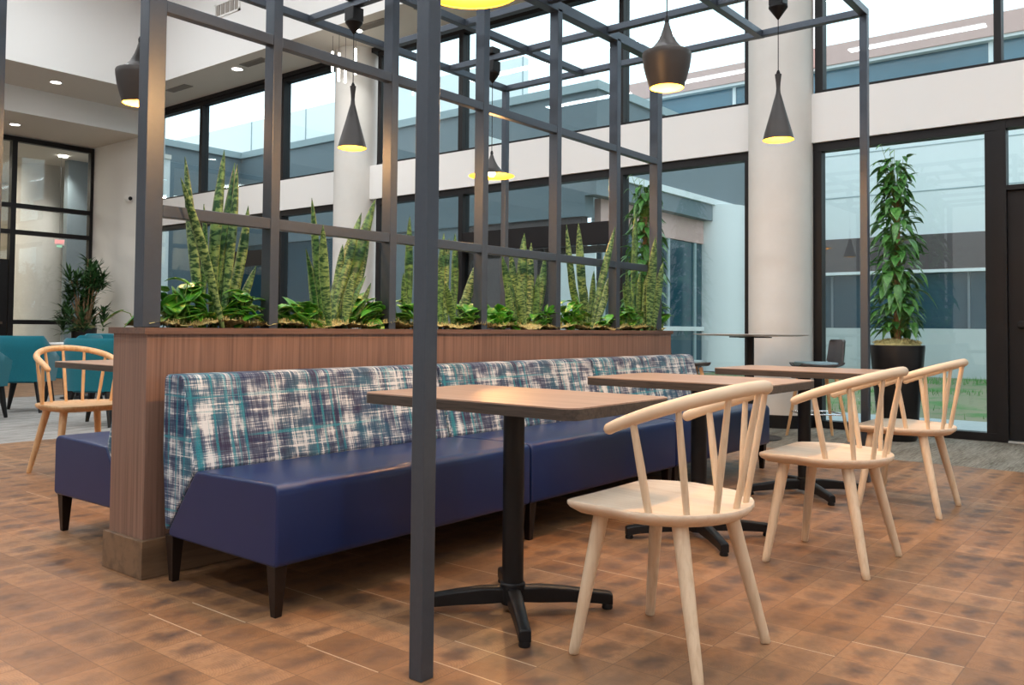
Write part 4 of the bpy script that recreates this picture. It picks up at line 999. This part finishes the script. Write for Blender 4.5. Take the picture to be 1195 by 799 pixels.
wb('upper_walls', (14.0, 9.13, 3.6), (20.95, 9.4, 5.65), 'extgrey'); wb('upper_walls', (14.0, 9.4, 3.2), (14.3, 21, 5.65), 'extgrey')
wb('coping', (13.93, 9.06, 5.65), (20.95, 9.45, 5.82), 'extcap'); wb('coping', (13.93, 9.45, 5.65), (14.35, 21, 5.82), 'extcap')
wb('roof', (14.2, 9.3, 5.5), (20.9, 21, 5.64), 'extcap')
wb('salmon_wall', (14.5, 9.35, 3.05), (20.9, 9.5, 3.6), 'extpink')
wb('canopy', (10.6, 9.06, 3.98), (20.9, 9.16, 4.12), 'extpale')
wb('lower_glazing', (14.6, 9.40, 0), (20.9, 9.5, 3.05), 'extglass')
for x in (14.6, 16.0, 17.3, 18.6): wb('glazing_bar', (x, 9.36, 0), (x + .1, 9.42, 3.05), 'extcap')
wb('white_strip', (14.6, 9.34, .96), (20.9, 9.4, 1.06), 'extwhite')
a = W(); a.lathe([(.75, 0), (.75, 4.0)], (19.8, 9.35, 0), 48); a.build('round_pier', M['extwhite'], wg)
wb('lower_wall', (14.05, 9.5, 0), (14.25, 12.6, 3.2), 'extbrown'); wb('pale_panel', (13.98, 9.15, 0), (14.04, 10.3, 2.55), 'extpale')
wb('lower_wall', (14.05, 12.6, 0), (14.25, 15.4, 3.2), 'extgrey'); wb('lower_glazing', (14.05, 15.4, 0), (14.25, 21, 3.2), 'extglass')
wb('end_wall', (9.3, 21, 0), (14.3, 21.2, 5.65), 'extgrey'); wb('coping', (9.3, 20.9, 5.65), (14.3, 21.3, 5.82), 'extcap')
rb = thing('pale_roof_screen', 'pale rooftop screen with panel joints rising above the grey wing', 'building', (17, 20, 5))
w = W(); w.box((17.0, 13.3, 5.5), (17.2, 32, 7.85)); w.build('panels', M['extpale'], rb, smooth=False)
for y in (13.3, 16.2, 19.1, 22, 24.9, 27.8): w = W(); w.box((16.98, y, 5.5), (17.0, y + .03, 7.85)); w.build('panel_joint', M['extcap'], rb, smooth=False)
sbox('ground_outside', (9.16, -40, -.3), (80, 60, -.13), M['paving'], smooth=False)

# ------------------------------------------------------------------ light + view
wd = bpy.data.worlds.new('overcast_sky'); bpy.context.scene.world = wd; wd.use_nodes = True
t = NT(wd); bg = t.n['Background']
tc = t.new('ShaderNodeTexCoord').outputs['Generated']
cl = t.noise(tc, 2.2, 3, .5)
t.l.new(t.mix(cl, (.86, .93, 1.0), (.96, .98, 1.0)), bg.inputs['Color']); bg.inputs['Strength'].default_value = 2.1
sn = bpy.context.scene
def spot(x, y, z, e, col, size, name):
    pass
L = bpy.data.lights.new('lobby_wash', 'SPOT'); L.energy = 380; L.spot_size = 1.5; L.spot_blend = .9; L.color = (1, .95, .85); L.shadow_soft_size = .1
lt = thing('lobby_ceiling_downlight', 'downlight washing the round lobby column', 'ceiling light', (9.0, 20.6, 4.88))
a = MB(); a.lathe([(.001, -.01), (.1, -.01), (.1, .01), (.001, .01)], (0, 0, 0), 24); a.build('diffuser', M['led'], lt)
lo = bpy.data.objects.new('lamp', L); C.objects.link(lo); lo.parent = lt; lo.location = (0, 0, -.03); lo.rotation_euler = (math.radians(24), 0, 0)
for x, y in ((4, 21), (7, 23.5), (4, 24.5)):
    L = bpy.data.lights.new('lobby_lamp', 'AREA'); L.size = .6; L.energy = 110; L.color = (1, .9, .75)
    lt = thing('lobby_ceiling_panel_light', 'square ceiling panel light in the lobby beyond the glazing', 'ceiling light', (x, y, 4.88), group='lobby ceiling panels')
    a = MB(); a.box((-.3, -.3, -.005), (.3, .3, .015)); a.build('diffuser', M['panelglow'], lt)
    lo = bpy.data.objects.new('lamp', L); C.objects.link(lo); lo.parent = lt; lo.location = (0, 0, -.03)
sn.view_settings.view_transform = 'Standard'; sn.view_settings.look = 'None'; sn.view_settings.gamma = 1; sn.view_settings.use_curve_mapping = False
sn.view_settings.exposure = 0.0
sn.cycles.max_bounces = 8; sn.cycles.diffuse_bounces = 4; sn.cycles.glossy_bounces = 4; sn.cycles.transparent_max_bounces = 16; sn.cycles.caustics_reflective = False; sn.cycles.caustics_refractive = False
sn.cycles.use_denoising = True; sn.cycles.sample_clamp_indirect = 6
